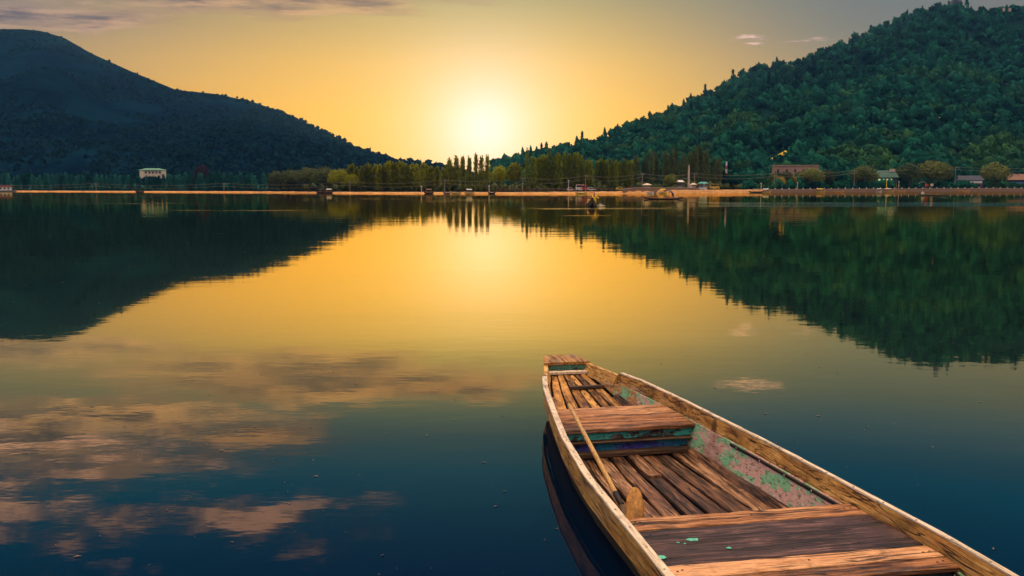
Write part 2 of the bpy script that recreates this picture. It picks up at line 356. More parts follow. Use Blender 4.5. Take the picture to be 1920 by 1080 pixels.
# shore: bank and flat land behind it
def shore_mat():
    m, t, p, o = mat_new('shore_earth'); g = t.new('ShaderNodeNewGeometry'); pos = g.outputs['Position']; x, y, z = t.sep(pos)
    st = t.xyz(t.m('MULTIPLY', x, .35), t.m('MULTIPLY', y, .35), t.m('MULTIPLY', z, 3.0))
    n = t.noise(st, 1.2, 6, .7)
    earth = t.mix(t.mr(n, .3, .7), (.42, .19, .055), (.80, .44, .15))
    nz = t.sep(g.outputs['True Normal'])[2]
    grass = t.mix(t.mr(t.noise(pos, .15, 4), .4, .6), (.025, .035, .012), (.06, .06, .025))
    t.put(p.inputs['Base Color'], t.mix(t.mr(nz, .955, .995), earth, grass))
    p.inputs['Roughness'].default_value = .9; return m
M['shore'] = shore_mat()
def shore_profile(a, d):                             # height d metres behind the water's edge
    hb = Hbank(a)
    return np.where(d < 0, d * .35, np.minimum(d / 1.4, 1.0) ** .8 * hb) + np.clip((d - 60) / 400, 0, 1) * 4
def gz(a, d): return float(shore_profile(np.array(a), np.array(d)))
A, Dd = np.meshgrid(np.linspace(-1.5, 1.5, 620), np.array([-6, -2, -.5, 0, .6, 1.2, 1.8, 2.5, 3.2, 5, 9, 16, 30, 60, 120, 250, 500, 1200, 2000]))
jit = (fbm(A * 260, Dd * .02 + 3, 5) - .5) * 5.0
Ysh = Yshore(A) + jit * (Dd < 40)
Zs = shore_profile(A, Dd) + (fbm(A * 300, Dd * .6, 9) - .5) * .25 * (Dd > .3) * (Dd < 6)
tag(grid_mesh('shore_ground', A * (Ysh + Dd), Ysh + Dd, Zs, M['shore'], False), kind='structure')
# ------------------------------------------------------------------ lake
def water_mat():
    m, t, p, o = mat_new('lake_water'); pos = t.new('ShaderNodeNewGeometry').outputs['Position']; x, y, z = t.sep(pos)
        # ripples: long across the view, lively only where a breath of wind touches the lake
    n1 = t.noise(t.xyz(t.m('MULTIPLY', x, .45), y, 0.0), .75, 3, .5)
    n2 = t.noise(t.xyz(t.m('MULTIPLY', x, .5), y, 5.0), 3.2, 3, .55)
    n0 = t.noise(t.xyz(t.m('MULTIPLY', x, .3), y, 9.0), .12, 2, .5)
    strip = t.noise(t.xyz(t.m('MULTIPLY', x, .03), t.m('MULTIPLY', y, .13), 2.0), 1.0, 4, .6)
    ruf = t.m('MULTIPLY', t.mr(strip, .60, .70), t.mr(y, 60, 110))
    def streak(y0, w, slope, xa, xb, k):                # a cat's paw of wind on the calm lake
        d = t.m('ABSOLUTE', t.m('SUBTRACT', t.m('SUBTRACT', y, y0), t.m('MULTIPLY', x, slope)))
        wn = t.m('MULTIPLY', t.m('ADD', t.noise(t.xyz(t.m('MULTIPLY', x, .09), 0.0, y0), 1.0, 3), -.2), w * 2.6)
        return t.m('MULTIPLY', t.mr(t.m('SUBTRACT', d, wn), w * .5, -w * .4, 0, 1), t.m('MULTIPLY', t.mr(x, xa, xa + 8), k))
    ruf = t.m('MAXIMUM', ruf, t.m('MAXIMUM', streak(128, 8.0, -.03, 24, 0, 1.0), streak(108, 4.5, .05, 20, 0, .9)))
    h = t.m('ADD', t.m('MULTIPLY', n1, t.mr(y, 6, 60, .0012, .0060)), t.m('MULTIPLY', n2, t.m('ADD', .0009, t.m('MULTIPLY', ruf, .11))))
    h = t.m('ADD', h, t.m('MULTIPLY', n0, .008))
    b = t.new('ShaderNodeBump'); b.inputs['Strength'].default_value = 1.0; b.inputs['Distance'].default_value = 1.0
    t.put(b.inputs['Height'], h)
    t.n.remove(p); df = t.new('ShaderNodeBsdfDiffuse'); df.inputs[0].default_value = (.0003, .008, .027, 1)
    gl = t.new('ShaderNodeBsdfGlossy'); gl.inputs['Roughness'].default_value = .02; gl.inputs['Color'].default_value = (1.0, .85, .43, 1)
    fr = t.new('ShaderNodeFresnel'); fr.inputs['IOR'].default_value = 1.33
    for q in (df, gl, fr): t.l.new(b.outputs[0], q.inputs['Normal'])
    fac = t.ramp(fr.outputs[0], [(0, (0.01,) * 3), (.09, (.075,) * 3), (.20, (.26,) * 3), (.29, (.64,) * 3), (.37, (.88,) * 3), (.50, (.92,) * 3), (1, (.92,) * 3)])
    mx = t.new('ShaderNodeMixShader'); t.l.new(fac, mx.inputs[0]); t.l.new(df.outputs[0], mx.inputs[1]); t.l.new(gl.outputs[0], mx.inputs[2]); t.l.new(mx.outputs[0], o.inputs[0]); return m
M['water'] = water_mat()
tag(mesh_obj('lake_water', [(-1500, -120, 0), (1500, -120, 0), (1500, 1600, 0), (-1500, 1600, 0)], [(0, 1, 2, 3)], M['water']), kind='structure')
# ------------------------------------------------------------------ foliage meshes
def leaf_quads(c, n, size, r):
    # quads centred at c facing n with random roll
    k = len(c); n = n / np.maximum(np.linalg.norm(n, axis=1, keepdims=True), 1e-6)
    u = np.cross(n, r.normal(size=(k, 3))); u /= np.maximum(np.linalg.norm(u, axis=1, keepdims=True), 1e-6); w = np.cross(n, u)
    s = (size * (.6 + .8 * r.random(k)))[:, None]
    q = np.stack([c - u * s - w * s * .55, c + u * s * .2 - w * s * .7, c + u * s + w * s * .5, c - u * s * .25 + w * s * .75], 1).reshape(-1, 3)
    return q, np.arange(k * 4).reshape(k, 4)
def ico(sub):
    bm = bmesh.new(); bmesh.ops.create_icosphere(bm, subdivisions=sub, radius=1.0)
    v = np.array([p.co[:] for p in bm.verts]); f = np.array([[p.index for p in q.verts] for q in bm.faces]); bm.free(); return v, f
def tri_as_quad(f): return np.concatenate([f, f[:, 2:3]], 1)
def crown_round(seed, nclump, nleaf, leaf, flat=.85):
    r = np.random.default_rng(seed); cs = []; ns = []
    for i in range(nclump):
        d = r.normal(size=3); d /= np.linalg.norm(d); d[2] = abs(d[2]) * 1.1 - .35 if r.random() < .8 else d[2]
        cc = d * (.50 + .22 * r.random()) * np.array([1, 1, flat]); rad = .22 + .16 * r.random()
        q = r.normal(size=(nleaf, 3)); q /= np.linalg.norm(q, axis=1, keepdims=True)
        cs.append(cc + q * rad * (.75 + .35 * r.random((nleaf, 1)))); ns.append(q + d * .5 + r.normal(size=(nleaf, 3)) * .45)
    c = np.concatenate(cs); n = np.concatenate(ns)
    return leaf_quads(c, n, leaf, r)
def crown_poplar(seed, nb, nl, leaf):
    # a column of steep branches; unit height 1 (bottom at 0.1), radius about .1
    r = np.random.default_rng(seed); cs = []; ns = []
    ph = r.random(6) * 6.28
    for i in range(nb):
        z0 = .02 + .84 * (i + r.random()) / nb; az = i * 2.399 + r.random() * .6
        ln = (.16 + .12 * r.random()) * (1.05 - .55 * z0)
        sp = .30 + .18 * r.random()
        for j in range(nl):
            f = (j + r.random()) / nl
            env = .115 * (1 - abs(z0 + ln * f - .42) ** 1.7 * 1.7) * (1 + .18 * math.sin(az * 2 + ph[i % 6]))
            rr = max(.012, env * (.35 + .7 * f) * (.8 + .4 * r.random()))
            cs.append((rr * math.cos(az), rr * math.sin(az), z0 + ln * f)); ns.append((math.cos(az), math.sin(az), .35))
    c = np.array(cs) + r.normal(size=(len(cs), 3)) * np.array([.012, .012, .012]); n = np.array(ns) + r.normal(size=(len(cs), 3)) * .6
    keep = c[:, 2] < 1.0
    return leaf_quads(c[keep], n[keep], leaf, r)
def np_mesh(name, v, f, mat):
    me = bpy.data.meshes.new(name); nf, k = f.shape
    me.vertices.add(len(v)); me.vertices.foreach_set('co', v.astype(np.float32).ravel())
    me.loops.add(nf * k); me.loops.foreach_set('vertex_index', f.astype(np.int32).ravel())
    me.polygons.add(nf); me.polygons.foreach_set('loop_start', np.arange(0, nf * k, k, dtype=np.int32))
    me.update(calc_edges=True); me.materials.append(mat); return me
def trunk_mesh(name, h, r0, limbs, seed, lz=(.3, .8), lr=.3, up=.5):
    r = random.Random(seed); b = MB()
    b.tube([(0, 0, -.03), (r.uniform(-.01, .01), r.uniform(-.01, .01), h * .35), (r.uniform(-.02, .02), r.uniform(-.02, .02), h * .7), (0, 0, h)], [r0 * 1.25, r0, r0 * .7, r0 * .2], 6)
    for i in range(limbs):
        z = h * (lz[0] + (lz[1] - lz[0]) * (i + r.random()) / limbs); a = i * 2.4 + r.random(); d = lr * (.7 + .5 * r.random())
        b.tube([(0, 0, z), (d * .5 * math.cos(a), d * .5 * math.sin(a), z + d * up * .6), (d * math.cos(a), d * math.sin(a), z + d * up * 1.4)], [r0 * .5, r0 * .35, r0 * .1], 5)
    me = bpy.data.meshes.new(name); me.from_pydata([tuple(p) for p in b.v], [], b.f); me.update(); me.materials.append(M['bark']); return me
POP = {q: [] for q in ('poplar', 'poplar_glow', 'poplar_green', 'poplar_dim')}
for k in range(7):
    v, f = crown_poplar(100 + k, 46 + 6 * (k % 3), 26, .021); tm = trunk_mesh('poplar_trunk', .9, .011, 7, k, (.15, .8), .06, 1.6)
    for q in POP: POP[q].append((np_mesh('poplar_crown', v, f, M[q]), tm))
RND = {}
for key, mt in (('willow', 'willow'), ('rust', 'rust'), ('gold', 'gold'), ('forest', 'forest'), ('poplar', 'poplar'), ('poplar_green', 'poplar_green')):
    RND[key] = []
    for k in range(3):
        v, f = crown_round(200 + k, 46, 46, .060)
        v[:, 2] = v[:, 2] + 1.02
        RND[key].append((np_mesh('round_crown', v, f, M[mt]), trunk_mesh('round_trunk', 1.15, .055, 6, k, (.3, .8), .45, .7)))
def tree(name, loc, h, w, meshes, label, cat, group=None, hscale=1.0):
    t = empty(name, loc, random.uniform(0, 6.28), label, cat, group)
    for nm, me in (('crown', meshes[0]), ('trunk', meshes[1])):
        o = bpy.data.objects.new(nm, me); link(o, t); o.scale = (w, w, h)
    return t
def ground_at(px, back): # world point on the flat land, back metres behind the water's edge in that photo column
    a = a_of(px); Y = float(Yshore(a)) + back; return Vector((a * Y, Y, gz(a, back)))
def height_to(px, py, loc):
    e = AE(px, py)[1]; return max(1.0, H + e * loc.y - loc.z)
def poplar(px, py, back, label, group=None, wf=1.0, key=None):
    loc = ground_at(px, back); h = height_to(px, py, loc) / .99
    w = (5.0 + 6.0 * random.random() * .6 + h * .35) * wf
    key = key or ('poplar_dim' if px < 500 else 'poplar_green' if px < 640 or px > 1190 else 'poplar_glow' if px > 985 else 'poplar')
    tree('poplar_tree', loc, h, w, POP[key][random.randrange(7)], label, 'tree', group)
ORD = ['first', 'second', 'third', 'fourth', 'fifth', 'sixth', 'seventh', 'eighth', 'ninth', 'tenth', 'eleventh', 'twelfth', 'thirteenth', 'fourteenth']
def run(px0, px1, n, tops, back, label, group, wf=1.0, jitter=6):
    xs = np.linspace(px0, px1, n)
    for i, x in enumerate(xs):
        x = x + random.uniform(-.35, .35) * (px1 - px0) / n
        py = np.interp(x, [q[0] for q in tops], [q[1] for q in tops]) + random.uniform(-jitter * .5, jitter)
        poplar(x, py, back + random.uniform(-2, 5), label if n > 14 or back > 20 else ORD[i] + ' from the left of the ' + label, group, wf)
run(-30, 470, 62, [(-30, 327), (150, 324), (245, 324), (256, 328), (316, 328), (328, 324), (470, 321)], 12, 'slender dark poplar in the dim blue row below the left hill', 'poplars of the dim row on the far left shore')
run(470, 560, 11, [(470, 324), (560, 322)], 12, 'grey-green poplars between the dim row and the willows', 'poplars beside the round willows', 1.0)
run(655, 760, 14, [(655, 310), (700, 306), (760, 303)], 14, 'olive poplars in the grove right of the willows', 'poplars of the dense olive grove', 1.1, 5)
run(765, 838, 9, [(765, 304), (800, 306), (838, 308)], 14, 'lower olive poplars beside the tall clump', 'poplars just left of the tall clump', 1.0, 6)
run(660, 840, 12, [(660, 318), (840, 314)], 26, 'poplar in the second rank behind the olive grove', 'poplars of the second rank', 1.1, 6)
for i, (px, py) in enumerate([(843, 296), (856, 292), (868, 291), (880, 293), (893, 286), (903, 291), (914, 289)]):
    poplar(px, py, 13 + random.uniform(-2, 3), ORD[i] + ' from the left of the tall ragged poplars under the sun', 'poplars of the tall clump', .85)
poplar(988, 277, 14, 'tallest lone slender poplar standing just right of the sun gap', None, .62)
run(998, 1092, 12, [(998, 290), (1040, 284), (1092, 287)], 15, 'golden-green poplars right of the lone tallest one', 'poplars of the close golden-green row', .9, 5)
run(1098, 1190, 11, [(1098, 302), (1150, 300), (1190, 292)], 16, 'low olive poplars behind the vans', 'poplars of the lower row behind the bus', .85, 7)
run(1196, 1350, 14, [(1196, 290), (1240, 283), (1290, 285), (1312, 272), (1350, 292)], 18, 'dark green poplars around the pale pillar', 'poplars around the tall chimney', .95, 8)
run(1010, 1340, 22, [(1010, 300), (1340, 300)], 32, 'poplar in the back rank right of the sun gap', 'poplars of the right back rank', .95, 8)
def round_tree(px, py_top, half_px, back, key, label, group=None, name='broadleaf_tree', squash=1.0):
    loc = ground_at(px, back); h = height_to(px, py_top, loc); w = half_px / F * loc.y / .92
    tree(name, loc, h / 1.72 * squash, w, RND[key][random.randrange(3)], label, 'tree', group)
for i, (px, py, hw) in enumerate([(520, 322, 16), (548, 318, 22), (580, 314, 26), (610, 313, 26), (636, 317, 22), (662, 326, 14)]):
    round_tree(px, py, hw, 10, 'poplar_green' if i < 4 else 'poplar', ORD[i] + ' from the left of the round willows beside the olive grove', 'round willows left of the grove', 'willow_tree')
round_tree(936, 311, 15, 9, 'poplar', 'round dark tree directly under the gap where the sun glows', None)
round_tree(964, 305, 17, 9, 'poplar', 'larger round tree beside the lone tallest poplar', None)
round_tree(1518, 315, 27, 8, 'willow', 'round willow in front of the tan stone building', None, 'willow_tree')
round_tree(1618, 311, 28, 8, 'willow', 'round willow touching the left end of the green-roofed house', None, 'willow_tree')
round_tree(1703, 307, 25, 7, 'willow', 'left one of the two merged willows right of the green-roofed house', None, 'willow_tree')
round_tree(1748, 301, 35, 10, 'willow', 'tallest willow, right one of the merged pair near the red sign', None, 'willow_tree')
round_tree(1864, 305, 27, 8, 'willow', 'round willow between the dark house and the brown-roofed house', None, 'willow_tree')
round_tree(1462, 331, 12, 9, 'gold', 'small golden tree below the tan stone building', None, 'golden_tree')
round_tree(1482, 328, 12, 11, 'gold', 'taller golden tree below the tan stone building', None, 'golden_tree')
for px, py, hw, lb in ((1449, 325, 17, 'dark willow at the left corner of the tan stone building'), (1473, 321, 16, 'dark willow before the left windows of the stone building'), (1499, 322, 15, 'dark willow before the right windows of the stone building'), (1546, 318, 20, 'dark willow covering the low annex of the stone building')):
    round_tree(px, py, hw, 12 + random.uniform(0, 4), 'poplar_green', lb, None, 'willow_tree')
round_tree(1256, 327, 14, 7, 'willow', 'bright green bushy tree left of the small white-roofed hut', None)
round_tree(380, 309, 16, 75, 'rust', 'rusty red tree above the dim poplar row on the left', None, 'rusty_tree')
for px, py, hw in [(1370, 330, 15), (1395, 325, 20), (1425, 330, 16), (1350, 318, 18), (1560, 330, 18), (1585, 333, 14), (1790, 322, 16), (1440, 326, 14), (1458, 322, 14), (1476, 325, 13), (1497, 324, 13), (1540, 322, 16), (1570, 320, 18), (1600, 322, 16), (1655, 314, 16), (1680, 312, 16), (1835, 318, 16), (1900, 314, 18), (1775, 312, 18)]:
    round_tree(px, py, hw, 14 + random.uniform(0, 12), 'forest', 'dark leafy tree at the water-side foot of the right hill', 'dark trees at the hill foot')
# ------------------------------------------------------------------ hill forests (one mass each) and the nearest hillside trees
iv, if_ = ico(1)
def forest_protos(nl, leaf, seed0):
    out = []
    for k in range(5):
        r = np.random.default_rng(seed0 + k)
        core = iv * (1 + .28 * r.normal(size=(len(iv), 1))) * .78
        d = r.normal(size=(nl, 3)); d /= np.linalg.norm(d, axis=1, keepdims=True); d[:, 2] = np.abs(d[:, 2]) * 1.1 - .3
        lump = .80 + .22 * np.sin(d[:, :1] * 5 + k) * np.cos(d[:, 1:2] * 4 + k) + .08 * r.normal(size=(nl, 1))
        q, qf = leaf_quads(d * lump, d + r.normal(size=(nl, 3)) * .4, leaf, r)
        v = np.concatenate([core, q]); f = np.concatenate([tri_as_quad(if_), qf + len(core)]); v[:, 2] += .7
        f = f.copy(); out.append((v, f))
    return out
def conifer_protos(nl, leaf, seed0):
    out = []
    for k in range(2):
        r = np.random.default_rng(seed0 + k); z = r.random(nl); az = r.random(nl) * 6.28; rr = (.06 + .42 * (1 - z)) * (.7 + .4 * r.random(nl))
        c = np.stack([rr * np.cos(az), rr * np.sin(az), z * 1.9 + .1], 1); n = np.stack([np.cos(az), np.sin(az), .5 + 0 * z], 1) + r.normal(size=(nl, 3)) * .4
        out.append(leaf_quads(c, n, leaf, r))
    return out
def scatter(name, label, pts, sizes, protos, mat):
    vs, fs, tn = [], [], []; base = 0
    which = rng.integers(0, len(protos), len(pts))
    for k, (pv, pf) in enumerate(protos):
        idx = np.where(which == k)[0]
        if not len(idx): continue
        a = rng.random(len(idx)) * 6.28; s = sizes[idx][:, None]; c, sn = np.cos(a)[:, None], np.sin(a)[:, None]
        X = (pv[None, :, 0] * c - pv[None, :, 1] * sn) * s; Y = (pv[None, :, 0] * sn + pv[None, :, 1] * c) * s
        Z = pv[None, :, 2] * s * (.8 + .5 * rng.random((len(idx), 1)))
        q = np.stack([X, Y, Z], -1) + pts[idx][:, None, :]
        vs.append(q.reshape(-1, 3)); n = len(pv); tn.append(np.repeat(rng.random(len(idx)) * .5, n))
        fs.append((pf[None] + (np.arange(len(idx)) * n)[:, None, None] + base).reshape(-1, 4)); base += len(idx) * n
    v = np.concatenate(vs); f = np.concatenate(fs); me = np_mesh(name, v, f, mat)
    me.attributes.new('tone', 'FLOAT', 'POINT').data.foreach_set('value', np.concatenate(tn).astype(np.float32))
    o = link(bpy.data.objects.new(name, me)); return tag(o, label, 'forest', kind='stuff')
def hill_pts(fn, e, seed, amp, n, a0, a1, t0=0.0, t1=1.03, tpow=1.0):
    a = a0 + (a1 - a0) * rng.random(n); t = t0 + (t1 - t0) * rng.random(n) ** tpow
    X, Y, Z = hill_z(fn, e, a, t, seed, amp); return np.stack([X, Y, Z], 1), a, t
def on_hill(px, py, fn=hill_R, e=eR, seed=23, amp=.20):
    a, el = AE(px, py); t = np.linspace(0, 1, 800); X, Y, Z = hill_z(fn, e, np.full(800, a), t, seed, amp)
    i = int(np.argmin(np.abs((Z - H) / Y - el))); return Vector((X[i], Y[i], Z[i]))
ROCKS = [(1553, 246, 9, 2.2, .45, 'ochre', 'long ochre rock slab slanting across the middle of the right hillside'), (1464, 292, 8, 2.2, .5, 'yellow', 'bright yellow rock bank slanting above the tan stone building'), (1441, 303, 6, 1.8, .5, 'ochre', 'ochre rock below the bright yellow bank'),
         (1491, 281, 4, 2.2, .9, 'tan', 'tan boulder just above the bright yellow bank'),
         (1632, 239, 4.5, 1.4, .1, 'cream', 'flat pale rock in the middle of the right hillside'), (1712, 209, 4.5, 1.4, .0, 'white', 'white rock high on the right hillside'), (1753, 225, 5, 1.4, .5, 'cream', 'cream rock slab right of the white rock'),
 (1620, 274, 5, 2.8, .8, 'grey', 'grey rock face low on the right hillside')]
pr, aR, tR = hill_pts(hill_R, eR, 23, .20, 10600, -.02, .78)
dens = fbm(pr[:, 0] / 60 + 9, pr[:, 1] / 60 + 9, 41)
keep = (dens > .27) & (pr[:, 2] > .6)
for px, py, ln, *_ in ROCKS:
    q = on_hill(px, py); dx = pr[:, 0] - q.x - (pr[:, 1] - q.y) * q.x / q.y; dy = pr[:, 1] - q.y; keep &= ~((np.abs(dx) < ln * .5 + 2.5) & (dy < 5) & (dy > -13))
pr = pr[keep]; tR = tR[keep]
szR = (1.6 + 4.4 * rng.random(len(pr)) ** 2.0) * (1.15 - .25 * tR)
FP = forest_protos(58, .22, 300); CP = conifer_protos(60, .20, 340)
conif = (rng.random(len(pr)) < np.clip((tR - .6) * .5, 0, .14))
scatter('hillside_forest', 'dense dark green forest covering the right hill', pr[~conif], szR[~conif], FP, M['forest'])
scatter('conifer_forest', 'dark conifers along the upper right hill and its ridge', pr[conif], szR[conif] * 1.1, CP, M['forest'])
# ridge line trees in small groups
pl, aL, tL = hill_pts(hill_L, eL, 11, .34, 6500, -.75, .0, 0.0, 1.02)
dl = fbm(pl[:, 0] / 110 + 4, pl[:, 1] / 150 + 4, 61); wl_ = np.clip((aL + .36) / .2, .0, 1)
keep = (rng.random(len(pl)) < wl_) & ((dl > .42) | (wl_ > .5)) & (pl[:, 2] > .6) & ((tL < .9) | (aL > -.37))
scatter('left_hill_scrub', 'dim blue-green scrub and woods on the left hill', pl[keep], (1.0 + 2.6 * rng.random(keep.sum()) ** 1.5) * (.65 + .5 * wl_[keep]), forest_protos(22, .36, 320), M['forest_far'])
ug = []
for px in np.arange(-80, 1440, 3.0):
    for bk in (17, 24):
        g = ground_at(px + random.uniform(-2, 2), bk + random.uniform(-2, 2)); ug.append((g.x, g.y, g.z - .3))
ug = np.array(ug); tgt = np.array([p[0] / p[1] for p in ug]); dimm = tgt < a_of(520)
UG = forest_protos(40, .26, 360)
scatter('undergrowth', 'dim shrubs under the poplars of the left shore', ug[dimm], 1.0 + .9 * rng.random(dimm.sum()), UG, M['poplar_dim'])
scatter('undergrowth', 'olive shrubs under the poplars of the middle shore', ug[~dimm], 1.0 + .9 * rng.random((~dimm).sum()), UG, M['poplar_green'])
ug = np.array([tuple(ground_at(px + random.uniform(-3, 3), bk + random.uniform(-3, 3))) for px in np.arange(1400, 1990, 4.0) for bk in (9, 18, 27)])
ug[:, 2] -= .4
scatter('undergrowth', 'dark shrubs along the foot of the right hill', ug, 1.0 + 2.2 * rng.random(len(ug)) ** 2, UG, M['forest'])
tu, ta, tq = hill_pts(hill_L, eL, 11, .34, 15000, -.72, -.15, 0.0, .99)
TU = []
for k_ in range(4):
    r_ = np.random.default_rng(400 + k_); d_ = r_.normal(size=(9, 3)); d_ /= np.linalg.norm(d_, axis=1, keepdims=True); d_[:, 2] = np.abs(d_[:, 2]); TU.append(leaf_quads(d_ * .7, d_ + r_.normal(size=(9, 3)) * .4, .55, r_))
dn = fbm(tu[:, 0] / 70 + 3, tu[:, 1] / 110 + 3, 77); kp = dn > .40
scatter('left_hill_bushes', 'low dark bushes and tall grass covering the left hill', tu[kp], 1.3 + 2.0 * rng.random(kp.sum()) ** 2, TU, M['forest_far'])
lo, aa, tt = hill_pts(hill_R, eR, 23, .20, 70, .24, .60, .0, .10)
for q in lo:
    s = 3.2 + 2.4 * random.random(); mm = RND['forest'][random.randrange(3)]
    tree('hillside_tree', q, s, s * 1.1, mm, 'leafy tree along the lowest edge of the right hillside', 'tree', 'lowest trees of the right hillside')


# ------------------------------------------------------------------ the old boat in the foreground
M['deckwood'] = wood('thwart_wood', (.10, .034, .010), (.46, .19, .062), (.82, .43, .19), 'X', .6, 1.0, .9, None, 1.0, .66)
M['deckdark'] = wood('dark_deck_wood', (.010, .006, .008), (.058, .026, .024), (.26, .13, .10), 'X', .5, .9, .9, None, 1.0, .76)
M['floorwood'] = wood('floor_wood', (.016, .007, .004), (.19, .083, .035), (.60, .33, .16), 'Y', .6, 1.0, 1.0, None, 1.0, .72)
M['bowfloor'] = wood('bow_floor_wood', (.055, .020, .004), (.42, .185, .036), (.80, .42, .10), 'Y', .6, 1.0, 1.0, None, 1.0, .69)
M['strake'] = wood('strake_wood', (.11, .040, .006), (.54, .265, .055), (.88, .52, .15), 'Y', .55, .9, .8, None, 1.0, .66)
M['cap'] = wood('cap_wood', (.56, .42, .25), (.84, .68, .46), (.92, .82, .64), 'Y', .6, .5, .3, None, .6)
M['batten'] = wood('batten_wood', (.025, .014, .008), (.085, .045, .020), (.16, .09, .045), 'X', .65, .6, .5)
M['tar'] = plain('tarred_hull', (.008, .007, .006), .85, .5, 6)
M['iron'] = plain('iron_strap', (.030, .022, .018), .5, .5, 12, .4)
M['nail'] = plain('nail_head', (.20, .15, .10), .45, .3, 20, .6)
M['rivet'] = plain('rivet_head', (.75, .66, .52), .4, .2, 20, .3)
M['oar'] = wood('paddle_wood', (.26, .12, .025), (.52, .28, .07), (.70, .42, .13), 'Y', .45, .3, .2, None, .7)
M['blade'] = wood('paddle_blade_wood', (.30, .11, .018), (.58, .26, .045), (.78, .42, .10), 'Y', .4, .3, .25, None, .8)
M['sidepaint'] = peeling('peeling_side_paint', [((.78, .48, .42), 5.0, .36, .14), ((.16, .68, .36), 3.6, .51, .04), ((.80, .70, .60), 11.0, .57, .05)], ((.30, .14, .045), (.68, .38, .12)), (-.85, -1.6), .75)
M['riser'] = peeling('peeling_riser_paint', [((.03, .42, .52), 5.0, .36, .10), ((.17, .13, .62), 3.4, .47, .10), ((.015, .03, .07), 7.0, .58, .06)], ((.012, .010, .012), (.05, .035, .03)), None, .7)
M['teal'] = peeling('peeling_teal_paint', [((.05, .60, .48), 5.5, .43, .07), ((.28, .22, .18), 8.0, .60, .06)], ((.02, .016, .014), (.10, .07, .055)), None, .6)
M['riserdark'] = peeling('dark_blue_riser_paint', [((.012, .035, .055), 6.0, .40, .10)], ((.010, .010, .012), (.03, .022, .02)), None, .5)
M['patch'] = plain('green_paint_spot', (.10, .62, .42), .5, .3, 40)
M['carve'] = peeling('carved_green_band', [((.05, .26, .17), 9.0, .42, .06)], ((.02, .014, .010), (.10, .06, .03)), None, .5)
BR = math.atan2(.1904, .9817)
boat = empty('wooden_boat', (.59, 9.67, 0), BR, 'weathered wooden rowing boat with peeling paint in the right foreground', 'boat')
Rb = Matrix.Rotation(-BR, 4, 'Z')
def loc_b(p): return Rb @ (Vector(p) - Vector((.59, 9.67, 0)))
wL = interp([(-.30, .175), (-.2, .20), (0, .245), (.3, .315), (.525, .376), (.8, .43), (1.2, .516), (2, .634), (2.8, .736), (3.64, .795), (5.2, .805), (5.64, .81), (7, .72), (8.2, .50)])
wR = interp([(-.30, .150), (-.2, .17), (0, .20), (.2, .235), (.5, .305), (.72, .34), (1.2, .43), (2, .535), (3.355, .667), (4.36, .74), (5.1, .795), (5.64, .811), (7, .74), (8.2, .50)])
zL = interp([(-.3, .435), (.5, .415), (1.2, .40), (2, .39), (2.8, .37), (3.64, .35), (5.2, .33), (7, .36), (8.2, .44)])
zR = interp([(-.3, .435), (.5, .425), (1.2, .437), (2, .43), (3.355, .42), (4.36, .41), (5.1, .40), (5.64, .39), (7, .40), (8.2, .44)])
zc = interp([(-.3, .34), (0, .27), (.5, .15), (1.0, .03), (1.6, -.08), (2.5, -.12), (6.2, -.12), (7.3, 0), (8.2, .22)])
zf = interp([(-.3, .39), (.2, .315), (1.0, .19), (1.75, .10), (2.4, .075), (6, .075), (7.2, .15), (8.2, .30)])
def wg(s, side): return float(wL(s) if side < 0 else wR(s))
def zg(s, side): return float(zL(s) if side < 0 else zR(s))
def ws(s, z, side):                                   # outer half width of the hull at height z
    g = wg(s, side); c = (.86 if side < 0 else .79) * g; a, b = float(zc(s)), zg(s, side)
    return c + (g - c) * (z - a) / max(b - a, .02)
def bp(s, w, z): return Vector((w, -s, z))
SS = np.concatenate([np.linspace(-.30, .9, 13), np.linspace(1.0, 8.2, 37)])
PL = .11                                              # depth of the upper strake
hb = MB()
secs = []
for s_ in SS:
    q = []
    for side in (-1, 1):
        zt = zg(s_, side) - (.035 if side > 0 or s_ < .7 else .155)
        col = [bp(s_, side * ws(s_, zt, side), zt), bp(s_, side * ws(s_, (zt + zc(s_)) / 2, side), float(zt + zc(s_)) / 2), bp(s_, side * ws(s_, zc(s_), side), float(zc(s_)))]
        q.append(col)
    secs.append(q[0] + [bp(s_, -.0, float(zc(s_)) - .01)] + q[1][::-1])
hb.loft(secs, cap=True, close=False)
hb.f = hb.f[:-2]; n7 = len(secs[0])
hb.f += [tuple(range(n7)), tuple(range(len(hb.v) - 1, len(hb.v) - 1 - n7, -1))]
hb.build('hull', M['tar'], boat, True)
def strip(name, mat, fn, ss, jit=0.0, smooth=False):
    b = MB(); r = random.Random(hash(name) % 999)
    b.loft([[Vector(p) + Vector((r.uniform(-jit, jit), 0, r.uniform(-jit, jit))) for p in fn(float(q))] for q in ss]); return b.build(name, mat, boat, smooth)
def rect(s, w0, w1, z0, z1, c=.004):                  # chamfered rectangle across the boat
    return [bp(s, w0 + c, z0), bp(s, w1 - c, z0), bp(s, w1, z0 + c), bp(s, w1, z1 - c), bp(s, w1 - c, z1), bp(s, w0 + c, z1), bp(s, w0, z1 - c), bp(s, w0, z0 + c)]
